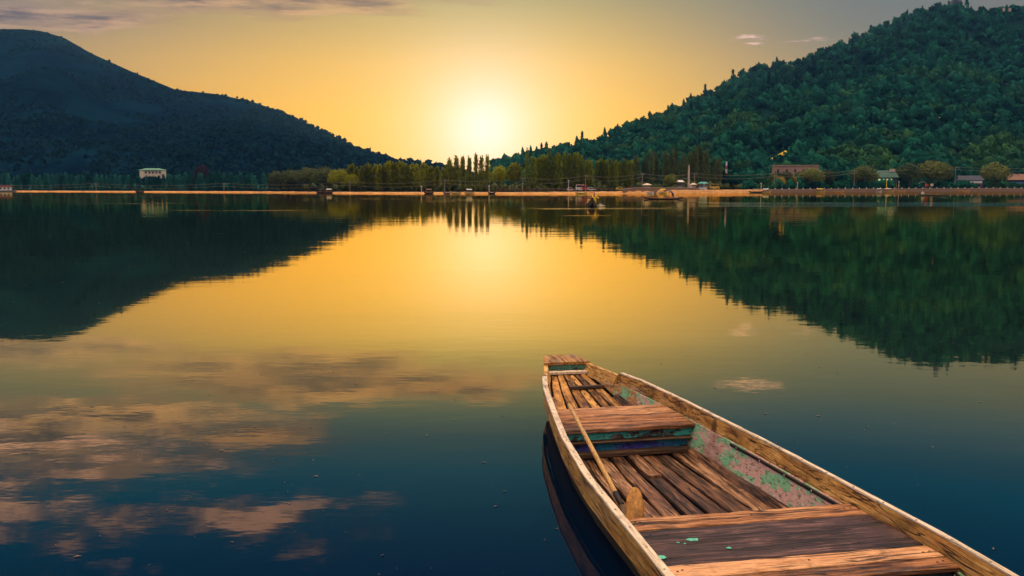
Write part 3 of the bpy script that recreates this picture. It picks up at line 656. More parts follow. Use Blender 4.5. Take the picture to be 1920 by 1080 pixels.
for side in (-1, 1):
    st = .62 if side < 0 else .70
    def strake(s, side=side, st=st):
        nose = min(1.0, max(.0, (s - st) / .10)) ** .5; top = zg(s, side) - (1 - nose) * .05
        dep = .165; g = wg(s, side) + .012; gi = (g - .006) if side < 0 else ws(s, top - dep, side) + .012; th = .026
        q = [bp(s, side * gi, top - dep), bp(s, side * (gi - th), top - dep), bp(s, side * (g - th), top), bp(s, side * g, top)]
        return q if side > 0 else q[::-1]
    strip('strake', M['strake'], strake, [st, st + .03, st + .07, st + .1] + list(np.linspace(st + .2, 8.2, 44)), .002)
    def cap_(s, side=side):
        g = wg(s, side); z = zg(s, side); wi = .030 if side < 0 else .012; wo = .020
        return rect(s, *sorted((side * (g + wo), side * (g - wi))), z + .001, z + .017, .003)
    cp_ = strip('gunwale_cap', M['cap'], cap_, np.linspace(st + .12, 8.2, 60), .0012)
    if side > 0: cp_['label'] = 'pale worn edge strip along the right gunwale'
    for k in range(26):
        s_ = st + .25 + k * .285; b = MB()
        c = bp(s_, side * (wg(s_, side) - .004), zg(s_, side) + .0175)
        b.add([c + Vector((.008 * math.cos(j * 1.047), .008 * math.sin(j * 1.047), 0)) for j in range(6)] + [c + Vector((0, 0, .004))], [(j, (j + 1) % 6, 6) for j in range(6)])
        b.build('nail', M['nail'], boat)
    # bow cheek: the lower plank that shows ahead of the strake
    def cheek(s, side=side):
        z1 = zg(s, side) - .012; z0 = zg(s, side) - .13; o1 = ws(s, z1, side) + .006; o0 = ws(s, z0, side) + .006
        q = [bp(s, side * o0, z0), bp(s, side * (o0 - .05), z0), bp(s, side * (o1 - .04), z1), bp(s, side * o1, z1)]
        return q if side > 0 else q[::-1]
    strip('bow_cheek', M['strake'], cheek, np.linspace(-.29, .78, 12), .002)
    def inner(s, side=side):
        z0 = float(zf(s)) + .01; z1 = zg(s, side) - .10; i0 = ws(s, z0, side) - .030; i1 = ws(s, z1, side) - .024
        q = [bp(s, side * i0, z0), bp(s, side * (i0 - .012), z0), bp(s, side * (i1 - .012), z1), bp(s, side * i1, z1)]
        return q if side > 0 else q[::-1]
    strip('inner_side', M['sidepaint'], inner, np.linspace(.12, 8.0, 60), .0015)
    def chine(s, side=side):
        z0 = float(zf(s)) - .005; i0 = ws(s, z0, side) - .040
        q = [bp(s, side * (i0 + .005), z0), bp(s, side * (i0 - .05), z0 + .006), bp(s, side * (i0 - .030), z0 + .035), bp(s, side * (i0 + .008), z0 + .058)]
        return q if side > 0 else q[::-1]
    strip('chine_plank', M['floorwood'], chine, np.linspace(.9, 7.5, 40), .003)
    def iron(s, side=side):
        z1 = zg(s, side) - .105; i1 = ws(s, z1, side) - .036
        return rect(s, *sorted((side * i1, side * (i1 - .014))), z1 - .024, z1, .003)
    strip('iron_strap', M['iron'], iron, np.linspace(2.95, 8.0, 36), .001)
    for k in range(9):
        s_ = 3.05 + k * .33; z1 = zg(s_, side) - .117; i1 = ws(s_, z1 + .012, side) - .0505; c = bp(s_, side * i1, z1); b = MB()
        b.add([c + Vector((0, .007 * math.cos(j * 1.047), .007 * math.sin(j * 1.047))) for j in range(6)] + [c + Vector((-side * .005, 0, 0))], [(j, (j + 1) % 6, 6) for j in range(6)])
        b.build('rivet', M['rivet'], boat)
    for s_ in (4.28, 5.56, 6.3, 7.0):
        b = MB(); z0, z1 = float(zf(s_)), zg(s_, side) - .13
        b.loft([[bp(s_ - .02, side * (ws(s_, z, side) - .046), z), bp(s_ + .02, side * (ws(s_, z, side) - .046), z), bp(s_ + .02, side * (ws(s_, z, side) - .10 + .04 * f), z), bp(s_ - .02, side * (ws(s_, z, side) - .10 + .04 * f), z)] for f, z in ((0, z0), (.5, (z0 + z1) / 2), (1, z1))])
        b.build('rib', M['strake'], boat)
def plank(name, mat, s0, s1, fa, fb, z0, z1, th=.022, n=8, jit=.003, round_end=0.0):
    # a board from station s0 to s1 whose edges run at fractions fa..fb of the inside width
    b = MB(); secs = []; r = random.Random(int(s0 * 971 + fa * 3571))
    for i in range(n + 1):
        s = s0 + (s1 - s0) * i / n; zt = (z0(s) if callable(z0) else z0 + (z1 - z0) * i / n)
        l = -(ws(s, zt, -1) - .045); q = ws(s, zt, 1) - .045
        a = l + (q - l) * fa + r.uniform(-jit, jit); c = l + (q - l) * fb + r.uniform(-jit, jit); zz = zt + r.uniform(-jit, jit) * .5
        secs.append(rect(s, a, c, zz - th, zz, .004))
    b.loft(secs); return b.build(name, mat, boat)
# main floor boards, uneven widths with open gaps
cuts = [.0, .125, .20, .32, .45, .58, .70, .84, .985]
for i in range(len(cuts) - 1):
    plank('floor_plank', M['floorwood'], 2.36, 5.3, cuts[i] + .011, cuts[i + 1] - .012, .078 + random.uniform(-.016, .012), .078 + random.uniform(-.016, .012), .024, 14, .006)
for s0, s1, fa, fb in ((3.95, 4.45, .30, .42), (2.42, 2.95, .47, .56), (4.05, 4.5, .60, .71)):
    plank('loose_board', M['floorwood'], s0, s1, fa, fb, .098, .094, .018, 5, .006)
b = MB(); b.loft([[bp(s, -(ws(s, float(zf(s)) - .05, -1) - .04), float(zf(s)) - .05), bp(s, ws(s, float(zf(s)) - .05, 1) - .04, float(zf(s)) - .05)] for s in np.linspace(.0, 8.0, 30)], False, False); b.build('bilge', M['tar'], boat)
cuts = [.02, .19, .36, .52, .66, .80, .96]
for i in range(len(cuts) - 1):
    plank('bow_plank', M['bowfloor'], .22, 1.80 - random.random() * .02, cuts[i] + .016, cuts[i + 1] - .016, lambda s: float(zf(s)) + (i % 3) * .004, 0, .022, 10, .0035)
def cross(name, mat, s0, s1, z0, z1, inset=.046, f0=0.0, f1=1.0, n=10, jit=.003, tilt=0.0):
    # a board lying across the boat between stations s0 and s1, heights z0 (bottom) to z1 (top)
    b = MB(); secs = []; r = random.Random(int(s0 * 7919 + z1 * 1000))
    for i in range(n + 1):
        f = f0 + (f1 - f0) * i / n; row = []
        j0, j1, jz = r.uniform(-jit, jit), r.uniform(-jit, jit), r.uniform(-jit, jit) * .6
        c = .006
        for (s, z) in ((s0 + c, z0), (s1 - c, z0), (s1, z0 + c), (s1, z1 - c), (s1 - c, z1), (s0 + c, z1), (s0, z1 - c), (s0, z0 + c)):
            s2 = s + (j0 if s < (s0 + s1) / 2 else j1); zz = z + jz + tilt * (s - s0)
            l = -(ws(s2, zz, -1) - inset); q = ws(s2, zz, 1) - inset
            row.append(bp(s2, l + (q - l) * f, zz))
        secs.append(row)
    b.loft(secs); return b.build(name, mat, boat)
# bow: capped deck, carved band, pale beam, battens
bd = MB(); secs = []
for s_, sc, dz in ((-.315, .80, -.012), (-.29, .97, 0), (-.2, 1, .004), (-.08, 1, .006), (.05, 1, .004), (.13, 1, 0)):
    l, q = -wg(s_, -1) * sc - .006, wg(s_, 1) * sc + .006; zz = .438 + dz
    secs.append(rect(s_, l, q, zz - .03, zz, .006))
bd.loft(secs); bdo = bd.build('bow_deck', M['bowdeck'] if 'bowdeck' in M else M['strake'], boat)
cross('carved_band', M['carve'], .10, .125, .345, .405, .02)
cross('bow_beam', M['cap'], .145, .215, .318, .352, .03)
for s_, f0, f1 in ((.62, .35, .98), (1.35, .0, 1.0)):
    cross('batten', M['batten'], s_ - .03, s_ + .03, float(zf(s_)) + .002, float(zf(s_)) + .036, .05, f0, f1)
# front seat
cross('seat_board', M['deckwood'], 1.72, 2.13, .302, .336, .034, 0, 1, 16, .004)
cross('seat_board', M['deckwood'], 2.137, 2.37, .296, .332, .034, 0, 1, 16, .004, -.05)
cross('seat_apron', M['teal'], 2.30, 2.335, .215, .292, .04, 0, 1, 12, .003)
cross('seat_ledge', M['batten'], 2.29, 2.375, .197, .213, .04, 0, 1, 10, .003)
cross('seat_riser', M['riser'], 2.285, 2.305, .09, .20, .045, 0, 1, 10, .002)
cross('seat_foot', M['batten'], 2.33, 2.405, .085, .128, .045, 0, 1, 10, .004)
# rear deck
cross('deck_board', M['deckwood'], 4.40, 4.575, .300, .334, .034, 0, 1, 18, .006)
cross('deck_board', M['deckdark'], 4.582, 5.075, .296, .330, .034, 0, 1, 18, .004)
cross('deck_board', M['deckwood'], 5.085, 5.235, .300, .335, .034, 0, 1, 18, .005)
cross('deck_board', M['deckwood'], 5.242, 5.36, .296, .328, .034, 0, 1, 18, .005)
cross('deck_riser', M['riserdark'], 5.30, 5.325, .09, .294, .045, 0, 1, 10, .002)
cross('deck_riser', M['riserdark'], 4.46, 4.485, .09, .294, .045, 0, 1, 10, .002)
cross('stern_seat', M['deckwood'], 7.0, 7.5, .32, .355, .034)
cross('transom', M['strake'], 8.17, 8.20, .23, .44, .0)
def spot(px, py, r, name='paint_spot'):
    c = loc_b(G(px, py, .3365)); rr = random.Random(px)
    b = MB(); n = 12; ph = [rr.uniform(.6, 1.15) for _ in range(n)]
    ring = [c + Vector((r * 1.5 * ph[j] * math.cos(j * 6.283 / n), r * ph[j] * math.sin(j * 6.283 / n), -.004)) for j in range(n)]
    b.add(ring + [c + Vector((0, 0, .003))], [(j, (j + 1) % n, n) for j in range(n)]); b.build(name, M['patch'], boat)
for px, py, r in ((1299, 1010, .026), (1237, 1043, .030), (1271, 1016, .007), (1284, 1018, .006), (1367, 1026, .011)): spot(px, py, r)
def board_nail(s_, w, z):
    c = bp(s_, w, z); b = MB(); b.add([c + Vector((.007 * math.cos(j * 1.047), .007 * math.sin(j * 1.047), 0)) for j in range(6)] + [c + Vector((0, 0, .003))], [(j, (j + 1) % 6, 6) for j in range(6)]); b.build('nail', M['iron'], boat)
for s_, z in ((1.80, .338), (2.05, .338), (2.20, .330), (4.48, .336), (4.66, .332), (4.98, .332), (5.16, .337), (5.30, .330)):
    for w in (-ws(s_, z, -1) + .07, -ws(s_, z, -1) + .10, .0, ws(s_, z, 1) - .08, ws(s_, z, 1) - .12): board_nail(s_ + random.uniform(-.02, .02), w, z + .002)
# paddles lying in the boat
def paddle(name, pts, rads, label, mat):
    o = empty(name, pts[0], 0, label, 'paddle'); b = MB(); q = [Vector(p) - Vector(pts[0]) for p in pts]
    b.tube(q, rads, 10); b.build('shaft', mat, o, True); return o
p_top = G(1066, 757, .455); p_bot = G(1163, 942, .135); d_ = (p_bot - p_top)
pts = [p_top + d_ * f for f in (0, .012, .04, .2, .5, .8, .96)]
pa = paddle('paddle', pts, [.004, .013, .017, .017, .018, .019, .019], 'long wooden paddle leaning over the front seat of the boat', M['oar'])
b = MB(); e0 = pts[-1] - pts[0]; dd = d_.normalized()
b.tube([e0 - dd * .06, e0 + dd * .02, e0 + dd * .10], [.0215, .0215, .020], 10); b.build('ferrule', M['iron'], pa, True)
b = MB(); e1 = e0 + dd * .10; secs = []
sidev = dd.cross(Vector((0, 0, 1))).normalized(); upv = sidev.cross(dd)
for f, w in ((0, .02), (.08, .035), (.2, .055), (.35, .062), (.5, .05), (.58, .02)):
    fl = Vector((dd.x, dd.y, 0)).normalized()
    c = e1 + fl * f
    secs.append([c + sidev * (w * math.cos(j * .785)) + Vector((0, 0, 1)) * (.010 * math.sin(j * .785)) for j in range(8)])
b.loft(secs); b.build('blade', M['batten'], pa, True)
# second paddle: only its rounded blade stands up in front of the rear deck
t0 = G(1190, 913, .345); 
base = G(1190, 987, .13); ax = (base - t0).normalized(); sdv = Vector((.985, .12, 0)); nv = ax.cross(sdv).normalized(); sdv = nv.cross(ax).normalized()
o2 = empty('paddle', t0, 0, 'upright leaf-shaped orange paddle blade against the rear deck', 'paddle')
b = MB(); secs = []
for f, w, th in ((0, .004, .003), (.008, .022, .006), (.03, .041, .009), (.07, .054, .012), (.13, .061, .014), (.21, .062, .015), (.30, .056, .016), (.37, .04, .017), (.42, .02, .018)):
    c = ax * f; secs.append([c + sdv * (w * math.cos(j * .628)) + nv * (th * math.sin(j * .628)) for j in range(10)])
b.loft(secs); b.build('blade', M['blade'], o2, True)
b = MB(); c = ax * .41; fl = Vector((.19, -.98, 0)); b.tube([c, c + ax * .04 + fl * .02, c + ax * .05 + fl * .3, c + ax * .05 + fl * .75], [.017, .016, .016, .015], 8); b.build('shaft', M['oar'], o2, True)
# ------------------------------------------------------------------ far shore: buildings, walls, poles, vehicles, boats
C_ = dict(white=(.78, .76, .70), cream=(.72, .62, .45), red=(.55, .05, .03), orange=(.90, .36, .03), yellow=(.92, .60, .03), black=(.012, .011, .012), dgreen=(.02, .10, .07),
          teal=(.08, .38, .34), tan=(.52, .33, .21), stone=(.42, .29, .19), slate=(.03, .05, .08), brown=(.24, .12, .07), concrete=(.60, .47, .36), blue=(.12, .20, .42), navy=(.02, .03, .06), grey=(.30, .28, .26), skin=(.28, .14, .08), ochre=(.85, .48, .06), redroof=(.35, .07, .05), greenroof=(.10, .30, .17))
for k, c in C_.items(): M[k] = plain(k + '_paint', c, .65, .22, 2.5)
M['glass'] = plain('dark_glass', (.02, .03, .04), .15, .2)
M['litpane'] = plain('lit_pane', (.5, .5, .3), .5, .1, 2.0, 0, ((.95, .95, .45), .55))
M['tyre'] = plain('tyre', (.02, .02, .02), .8)
M['foam'] = plain('foam', (.80, .76, .62), .6, .1)
M['wire'] = plain('wire', (.30, .25, .18), .6)
M['polewood'] = plain('pole_timber', (.30, .24, .18), .8)
def stone_mat(name, c0, c1, sc=1.0):
    m, t, p, o = mat_new(name); co = t.new('ShaderNodeTexCoord').outputs['Object']
    br = t.new('ShaderNodeTexBrick'); t.put(br.inputs['Vector'], t.v('MULTIPLY', co, (1, 0, 1))); x, y, z = t.sep(co); t.put(br.inputs['Vector'], t.xyz(x, z, 0.0))
    br.inputs['Scale'].default_value = sc; t.put(br.inputs['Color1'], c0); t.put(br.inputs['Color2'], c1); t.put(br.inputs['Mortar'], tuple(q * .5 for q in c0)); br.inputs['Mortar Size'].default_value = .03
    n = t.noise(co, .6, 6, .7); t.put(p.inputs['Base Color'], t.mix(t.mr(n, .35, .7, 0, .6), br.outputs[0], tuple(q * .55 for q in c0))); p.inputs['Roughness'].default_value = .9; return m
M['masonry'] = stone_mat('tan_masonry', (.60, .38, .27), (.46, .30, .23)); M['wallstone'] = stone_mat('bank_masonry', (.40, .25, .15), (.26, .17, .11), 1.4)
def base_at(px, back): g = ground_at(px, back); return g, -math.atan2(g.x, g.y), g.y / F
def site(name, px, back, label, cat, group=None, dz=0.0):
    g, rz, k = base_at(px, back); g.z += dz; return empty(name, g, rz, label, cat, group), k
def part(name, mat, parent, *boxes):
    b = MB()
    for c, d in boxes: b.box(c, d)
    return b.build(name, M[mat], parent)
def hip_roof(name, mat, parent, w, d, z0, z1, over=.5, ridge=.5, cy=0.0):
    b = MB(); W2, D2 = w / 2 + over, d / 2 + over; r = w / 2 * ridge
    b.add([(-W2, cy - D2, z0), (W2, cy - D2, z0), (W2, cy + D2, z0), (-W2, cy + D2, z0), (-W2, cy - D2, z0 + .15), (W2, cy - D2, z0 + .15), (W2, cy + D2, z0 + .15), (-W2, cy + D2, z0 + .15), (-r, cy, z1), (r, cy, z1)],
          [(0, 3, 2, 1), (0, 1, 5, 4), (1, 2, 6, 5), (2, 3, 7, 6), (3, 0, 4, 7), (4, 5, 9, 8), (6, 7, 8, 9), (5, 6, 9), (7, 4, 8)])
    return b.build(name, M[mat], parent)
def windows(parent, mat, frame, y, rows, w, h):
    for x, z in rows:
        f = part('window', frame, parent, ((x - w / 2, y, z), (.10, .12, h + .1)), ((x + w / 2, y, z), (.10, .12, h + .1)), ((x, y, z + h / 2), (w + .1, .12, .10)), ((x, y, z - h / 2), (w + .2, .2, .10)))
        part('pane', mat, f, ((x, y + .02, z), (w - .1, .05, h - .1)))
# green-roofed house
o, k = site('house', 1660, 14, 'dark two-storey house with a green hip roof and lit windows', 'house')
part('wall', 'slate', o, ((0, 0, 2.4), (9.6, 7, 5.2)))
rf = hip_roof('roof', 'dgreen', o, 9.6, 7, 5.0, 8.3, .7, .75); part('chimney', 'concrete', rf, ((2.6, -.5, 8.3), (2.4, 1.2, 1.3)))
windows(o, 'litpane', 'dgreen', -3.55, [(-2.6 + 1.6 * i, 4.1) for i in range(4)], .95, .9)
part('balcony', 'dgreen', o, ((0, -4.1, 2.9), (9.4, 1.2, .2)), ((0, -4.65, 3.3), (9.4, .08, .1)))
windows(o, 'litpane', 'cream', -3.55, [(-2.8, 1.7)], 1.9, .9); part('door', 'ochre', o, ((1.0, -3.56, 1.1), (.9, .1, 2.1)))
for x in (-4.5, -1.5, 1.5, 4.5): part('post', 'ochre', o, ((x, -4.5, 1.4), (.18, .18, 2.9)))
# tan stone building on the slope
o, k = site('stone_building', 1490, 38, 'long tan stone building above the trees at the hill foot', 'building')
hz = H + AE(1490, 311)[1] * o.location.y - o.location.z
part('wall', 'masonry', o, ((0, 0, hz / 2), (19.5, 8, hz)))
part('parapet', 'tan', o, ((0, -4.1, hz + .12), (19.9, .5, .3)))
for i in range(6): part('pilaster', 'masonry', o, ((-9 + i * 3.6, -4.1, hz / 2), (.5, .3, hz - .2)))
windows(o, 'glass', 'tan', -4.02, [(-7.2 + 3.6 * i, hz - 2.2) for i in range(5)], 1.0, 1.5)
# dark house with pale sign board
o, k = site('house', 1815, 13, 'low dark blue house with a pale board along its front', 'house')
part('wall', 'slate', o, ((0, 0, 1.9), (12.5, 6, 4))); hip_roof('roof', 'navy', o, 12.5, 6, 3.9, 6.3, .6, .8)
part('sign_board', 'white', o, ((2.8, -3.25, 3.2), (6.2, .15, 1.1))); windows(o, 'glass', 'grey', -3.05, [(-4.5, 1.6), (-1.5, 1.6), (4.6, 1.6)], 1.6, 1.3); part('door', 'navy', o, ((1.6, -3.05, 1.1), (1.0, .1, 2.2)))
o, k = site('house', 1916, 13, 'brown-roofed house with a blue front at the right edge', 'house')
part('wall', 'navy', o, ((0, 0, 1.9), (13, 6, 4.2))); rf = hip_roof('roof', 'brown', o, 13, 6, 4.2, 7.2, .7, .85)
for i in range(4): part('roof_vent', 'tan', rf, ((-4 + 2.5 * i, -.6, 7.0), (.7, .7, .9)))
part('fascia', 'blue', o, ((0, -3.15, 2.9), (12, .12, .7))); windows(o, 'glass', 'teal', -3.05, [(-4.6, 1.3), (-1.6, 1.3), (1.6, 1.3), (4.6, 1.3)], 1.7, 1.3)
# pale mansion above the left tree row
lp = on_hill(287, 333, hill_L, eL, 11, .34); lp.z -= .5; kk = lp.y / F
o = empty('mansion', lp, -math.atan2(lp.x, lp.y), 'cream mansion with a green roof above the dim poplars on the left', 'house'); zt = 13.5 * kk + .5
part('wall', 'cream', o, ((0, 0, zt / 2 - 1), (46 * kk, 8, zt + 2)))
hip_roof('roof', 'greenroof', o, 46 * kk, 8, zt, zt + 1.4, .9, .5); part('wing', 'cream', o, ((-19 * kk, -4.6, zt / 2 - 1), (7 * kk, 1.4, zt + 1.2)), ((19 * kk, -4.6, zt / 2 - 1), (7 * kk, 1.4, zt + 1.2)))
windows(o, 'glass', 'white', -4.02, [(-12 * kk + 6 * kk * i, zt - 1.6) for i in range(5)], 1.2, 1.5)
# red-roofed houseboat at the left edge
o, k = site('houseboat', 2, -7, 'white houseboat with a red roof at the left edge of the far water', 'houseboat'); o.location.z = 0
b = MB(); b.loft([[(x, -1.9 * w, .55 + e), (x, 1.9 * w, .55 + e), (x, 1.5 * w, -.2), (x, -1.5 * w, -.2)] for x, w, e in ((-9, .3, .35), (-7.5, .9, .1), (0, 1, 0), (5.2, .9, .1), (6.6, .3, .35))]); b.build('hull', M['grey'], o)
part('cabin', 'white', o, ((-1, 0, 1.45), (11, 3, 1.8))); part('roof', 'redroof', o, ((-1, 0, 2.5), (12, 3.8, .35)), ((-1, 0, 2.75), (10, 2.4, .2)))
windows(o, 'glass', 'cream', -1.52, [(-5 + 1.6 * i, 1.5) for i in range(6)], .8, .8)
# striped mast, pale pillar, temple
o, k = site('striped_mast', 1361, 45, 'red and white banded mast below the right hill', 'mast')
mh = H + AE(1361, 303)[1] * o.location.y - o.location.z
for i in range(7): b = MB(); b.tube([(0, 0, mh * i / 7), (0, 0, mh * (i + 1) / 7 - .01)], .36, 10); b.build('band', M['white' if i % 2 == 0 else 'redroof'], o)
o, k = site('pillar', 1291, 5, 'tall pale concrete pillar among the dark poplars', 'pillar')
mh = H + AE(1291, 310)[1] * o.location.y - o.location.z; b = MB(); b.tube([(0, 0, -.2), (0, 0, mh)], [.42, .30], 10); b.build('shaft', M['concrete'], o); part('cap', 'tan', o, ((0, 0, mh), (.75, .75, .2))); part('plinth', 'concrete', o, ((.5, -.2, .8), (1.6, 1.2, 2.0)))
q = on_hill(1790, 17); o = empty('temple', q, 0, 'small dark domed temple on the summit of the right hill', 'temple'); part('base', 'slate', o, ((0, 0, 3), (9, 9, 9)))
b = MB(); b.tube([(0, 0, 7), (0, 0, 10.0), (0, 0, 12.0), (0, 0, 13.4), (0, 0, 14.6)], [3.0, 2.8, 2.2, .9, .1], 12); b.build('dome', M['slate'], o)
for px, py, lb in ((1874, 29, 'left one of two tiny pale huts high on the right hill'), (1885, 30, 'right one of two tiny pale huts high on the right hill')):
    q = on_hill(px, py); o = empty('hut', q + Vector((0, -7, 4)), 0, lb, 'hut'); part('wall', 'concrete', o, ((0, 0, 0), (1.8, 2, 2.8))); hip_roof('roof', 'grey', o, 1.8, 2, 1.4, 2.1, .2, .5)
rock_pts = []
for px, py, ln, ht, sl, mt, lb in ROCKS:
    q = on_hill(px, py); rock_pts.append((q, ln)); v, f = ico(2); r = np.random.default_rng(px); v = v * (1 + .32 * r.normal(size=(len(v), 1)).clip(-1, 1)); v = v * np.array([ln * .42, 2.0, ht * .55])
    v[:, 2] += v[:, 0] * sl; ob = mesh_obj('rock', v, f, M[mt]); ob.location = q + Vector((0, -1.5, .5)); tag(ob, lb, 'rock', 'rocks on the right hillside')
# walls and railing along the bank
def wall_run(name, px0, px1, back, top, base, th, label, step=6, mat='wallstone', cat='wall'):
    g0 = ground_at(px0, back); o = empty(name, (g0.x, g0.y, 0), 0, label, cat); b = MB(); secs = []; cp = []
    for px in np.arange(px0, px1 + .1, step):
        g = ground_at(px, back); x, y = g.x - g0.x, g.y - g0.y; z = top(px) + random.uniform(-.04, .04)
        secs.append([(x, y, base), (x, y, z), (x, y + th, z), (x, y + th, base)]); cp.append([(x, y - .08, z + .003), (x, y - .08, z + .13), (x, y + th + .08, z + .13), (x, y + th + .08, z + .003)])
    b.loft(secs); b.build('wall_face', M[mat], o); b = MB(); b.loft(cp); b.build('coping', M['concrete'], o); return o, g0
wt = lambda px: float(np.interp(px, [1166, 1190, 1300, 1320], [1.4, 1.9, 1.9, 1.5]))
wall_run('retaining_wall', 1168, 1312, 1.6, wt, -.2, .5, 'pale tan retaining wall behind the punting boat', 8)
wt2 = lambda px: float(np.interp(px, [1432, 1560, 1760, 1950], [1.15, 1.25, 1.4, 1.5]))
o, g0 = wall_run('embankment_wall', 1432, 1960, -2.2, wt2, -.2, .6, 'long rough stone embankment wall along the right shore')
for px in np.arange(1440, 1956, 13.2):
    g = ground_at(px, -1.9); part('post', 'white', o, ((g.x - g0.x, g.y - g0.y, wt2(px) + .36), (.30, .30, .50)))
g0 = ground_at(930, 5); o = empty('railing', (g0.x, g0.y, 0), 0, 'thin dark railing along the road left of the retaining wall', 'railing'); b = MB()
pr_ = [ground_at(px, 5) for px in np.arange(930, 1166, 9)]
for dz in (.55, 1.0): b = MB(); b.tube([(p.x - g0.x, p.y - g0.y, p.z + dz) for p in pr_], .04, 5); b.build('rail', M['brown'], o)
for p in pr_: part('post', 'brown', o, ((p.x - g0.x, p.y - g0.y, p.z + .5), (.11, .11, 1.15)))
# power line
POLES = [(-60, 345), (180, 345), (420, 344.5), (656, 342), (834, 338), (980, 334), (1098, 330), (1204, 326), (1302, 326), (1452, 325), (1601, 320), (1790, 314), (1975, 313)]
tops = []; WHERE = ['beyond the left edge', 'by the far left water', 'left of the round willows', 'at the right end of the round willows', 'left of the tall poplar clump', 'below the lone tallest poplar', 'right beside the red and white van', 'above the pale retaining wall', 'right of the pale concrete pillar', 'below the tan stone building', 'left of the green-roofed house', 'right of the tallest willow', 'beyond the right edge']
for (px, py), wh in zip(POLES, WHERE):
    g = ground_at(px, 6); h = height_to(px, py, g); o = empty('utility_pole', g, -math.atan2(g.x, g.y), 'utility pole ' + wh, 'utility pole', 'utility poles along the shore')
    b = MB(); b.tube([(0, 0, -.3), (0, 0, h)], [.15, .10], 8); b.build('pole', M['polewood'], o)
    part('crossarm', 'brown', o, ((0, 0, h - .25), (1.5, .14, .14))); part('insulator', 'white', o, ((0, 0, h + .1), (.14, .14, .2))); part('insulator', 'white', o, ((.6, 0, h - .1), (.12, .12, .18)))
    tops.append(g + Vector((0, 0, h)))
for nm, dz, sag in (('upper', .18, .9), ('lower', -1.0, 1.0)):
    b = MB(); pts = []
    for p0, p1 in zip(tops[:-1], tops[1:]):
        for i in range(8): f = i / 8; pts.append(p0.lerp(p1, f) + Vector((0, 0, dz - sag * 4 * f * (1 - f))))
    b.tube(pts, .03, 4); tag(b.build('overhead_wire', M['wire']), nm + ' overhead wire strung between the shore utility poles', 'wire', 'overhead wires')
# lamp posts and signs
for px, py, lb in ((1066, 339, 'slim lamp post left of the red and white van'), (1427, 344, 'white lamp post beside the dark green boat'), (1495, 343, 'white lamp post below the golden trees'), (1685, 341, 'white lamp post right of the green-roofed house'), (1320, 345, 'short pale lamp post beside the orange van'), (1662, 336, 'yellow lamp post in front of the green-roofed house'), (790, 350, 'short post on the bank left of the tall poplars'), (917, 349, 'short post on the bank under the sun gap')):
    o, k = site('lamp_post', px, 1.2, lb, 'lamp post', 'lamp posts along the shore'); h = height_to(px, py, o.location); b = MB(); b.tube([(0, 0, -.2), (0, 0, h)], [.16, .12], 8); b.build('pole', M['yellow' if px == 1662 else 'concrete'], o); part('lamp_head', 'white', o, ((0, 0, h + .05), (.55, .45, .3)))
o, k = site('lamp_post', 1735, 1.5, 'grey lamp post with a long curved arm beside the red sign', 'lamp post', 'lamp posts along the shore'); h = height_to(1735, 341, o.location); b = MB(); b.tube([(0, 0, 0), (0, 0, h * .8), (-.3, 0, h), (-1.4, 0, h + .05), (-2.6, 0, h - .5)], .09, 6); b.build('arm', M['concrete'], o); part('lamp_head', 'white', o, ((-2.6, 0, h - .55), (.5, .3, .15)))
for px, py, c, lb in ((1738, 345, 'red', 'small red sign board beside the curved lamp post'), (1747, 344.5, 'cream', 'small cream sign board right of the red sign')):
    o, k = site('sign', px, 1.6, lb, 'sign'); h = height_to(px, py, o.location); part('post', 'grey', o, ((0, .06, h / 2), (.12, .12, h))); part('board', c, o, ((0, -.03, h - .5), (1.1, .08, 1.1)))
# vehicles
def car(px, back, col, label, L=4.0, Hh=1.45, name='car', cat='car', rz=0.0, roofcol=None):
    o, k = site(name, px, back, label, cat); o.rotation_euler.z += rz; w = .85; h1 = Hh * .58; van = Hh > 1.7
    prof = [(-L / 2, .35), (L / 2, .35), (L / 2, h1 * .92), (L * .30, h1), (L * (.36 if van else .17), Hh), (-L * (.47 if van else .33), Hh), (-L * .48, h1), (-L / 2, h1 * .95)]
    b = MB(); b.loft([[(x, y * (1 if z <= h1 else .88), z) for x, z in prof] for y in (-w, w)]); b.build('body', M[col], o)
    gl = [(-L * .43 if van else -L * .28, h1 + .05), (L * .27, h1 + .05), (L * (.33 if van else .15), Hh - .1), (-L * (.43 if van else .29), Hh - .1)]
    for sy in (-1, 1): b = MB(); b.loft([[(x, y, z) for x, z in gl] for y in (sy * w * .93, sy * w * 1.005)]); b.build('window', M['glass'], o)
    if roofcol: part('roof_panel', roofcol, o, ((-L * .05, 0, Hh + .06), (L * .8, 1.5, .12)))
    for x in (-L * .31, L * .31):
        for y in (-w, w): b = MB(); b.tube([(x, y - .1, .32), (x, y + .1, .32)], .32, 10); b.build('wheel', M['tyre'], o)
    return o
car(1089, 9, 'white', 'red and white van parked below the poplars', 3.4, 2.2, 'van', 'van', 0, 'red')
o, k = site('van', 1096.5, 8, 'small red van right behind the red and white one', 'van'); part('body', 'red', o, ((0, 0, 1.25), (1.7, 2.6, 1.6))); part('windscreen', 'glass', o, ((0, -1.32, 1.6), (1.4, .06, .6)));
for x in (-.7, .7): part('wheel', 'tyre', o, ((x, -.9, .32), (.25, .62, .62)))
car(1108.5, 8, 'white', 'low white car right of the red van', 3.0, 1.3)
car(1163, 6, 'yellow', 'yellow car on the road left of the retaining wall', 2.9, 1.3)
car(1184, 7, 'redroof', 'red car at the left end of the retaining wall', 2.8, 1.3)
car(1340, 6, 'ochre', 'orange-yellow van on the bank right of the stall', 3.4, 2.0, 'van', 'van')
car(1070, 9, 'cream', 'small cream car left of the vans', 2.6, 1.3)
car(1728, 9, 'navy', 'dark blue car parked under the tallest willow', 3.6, 1.4)
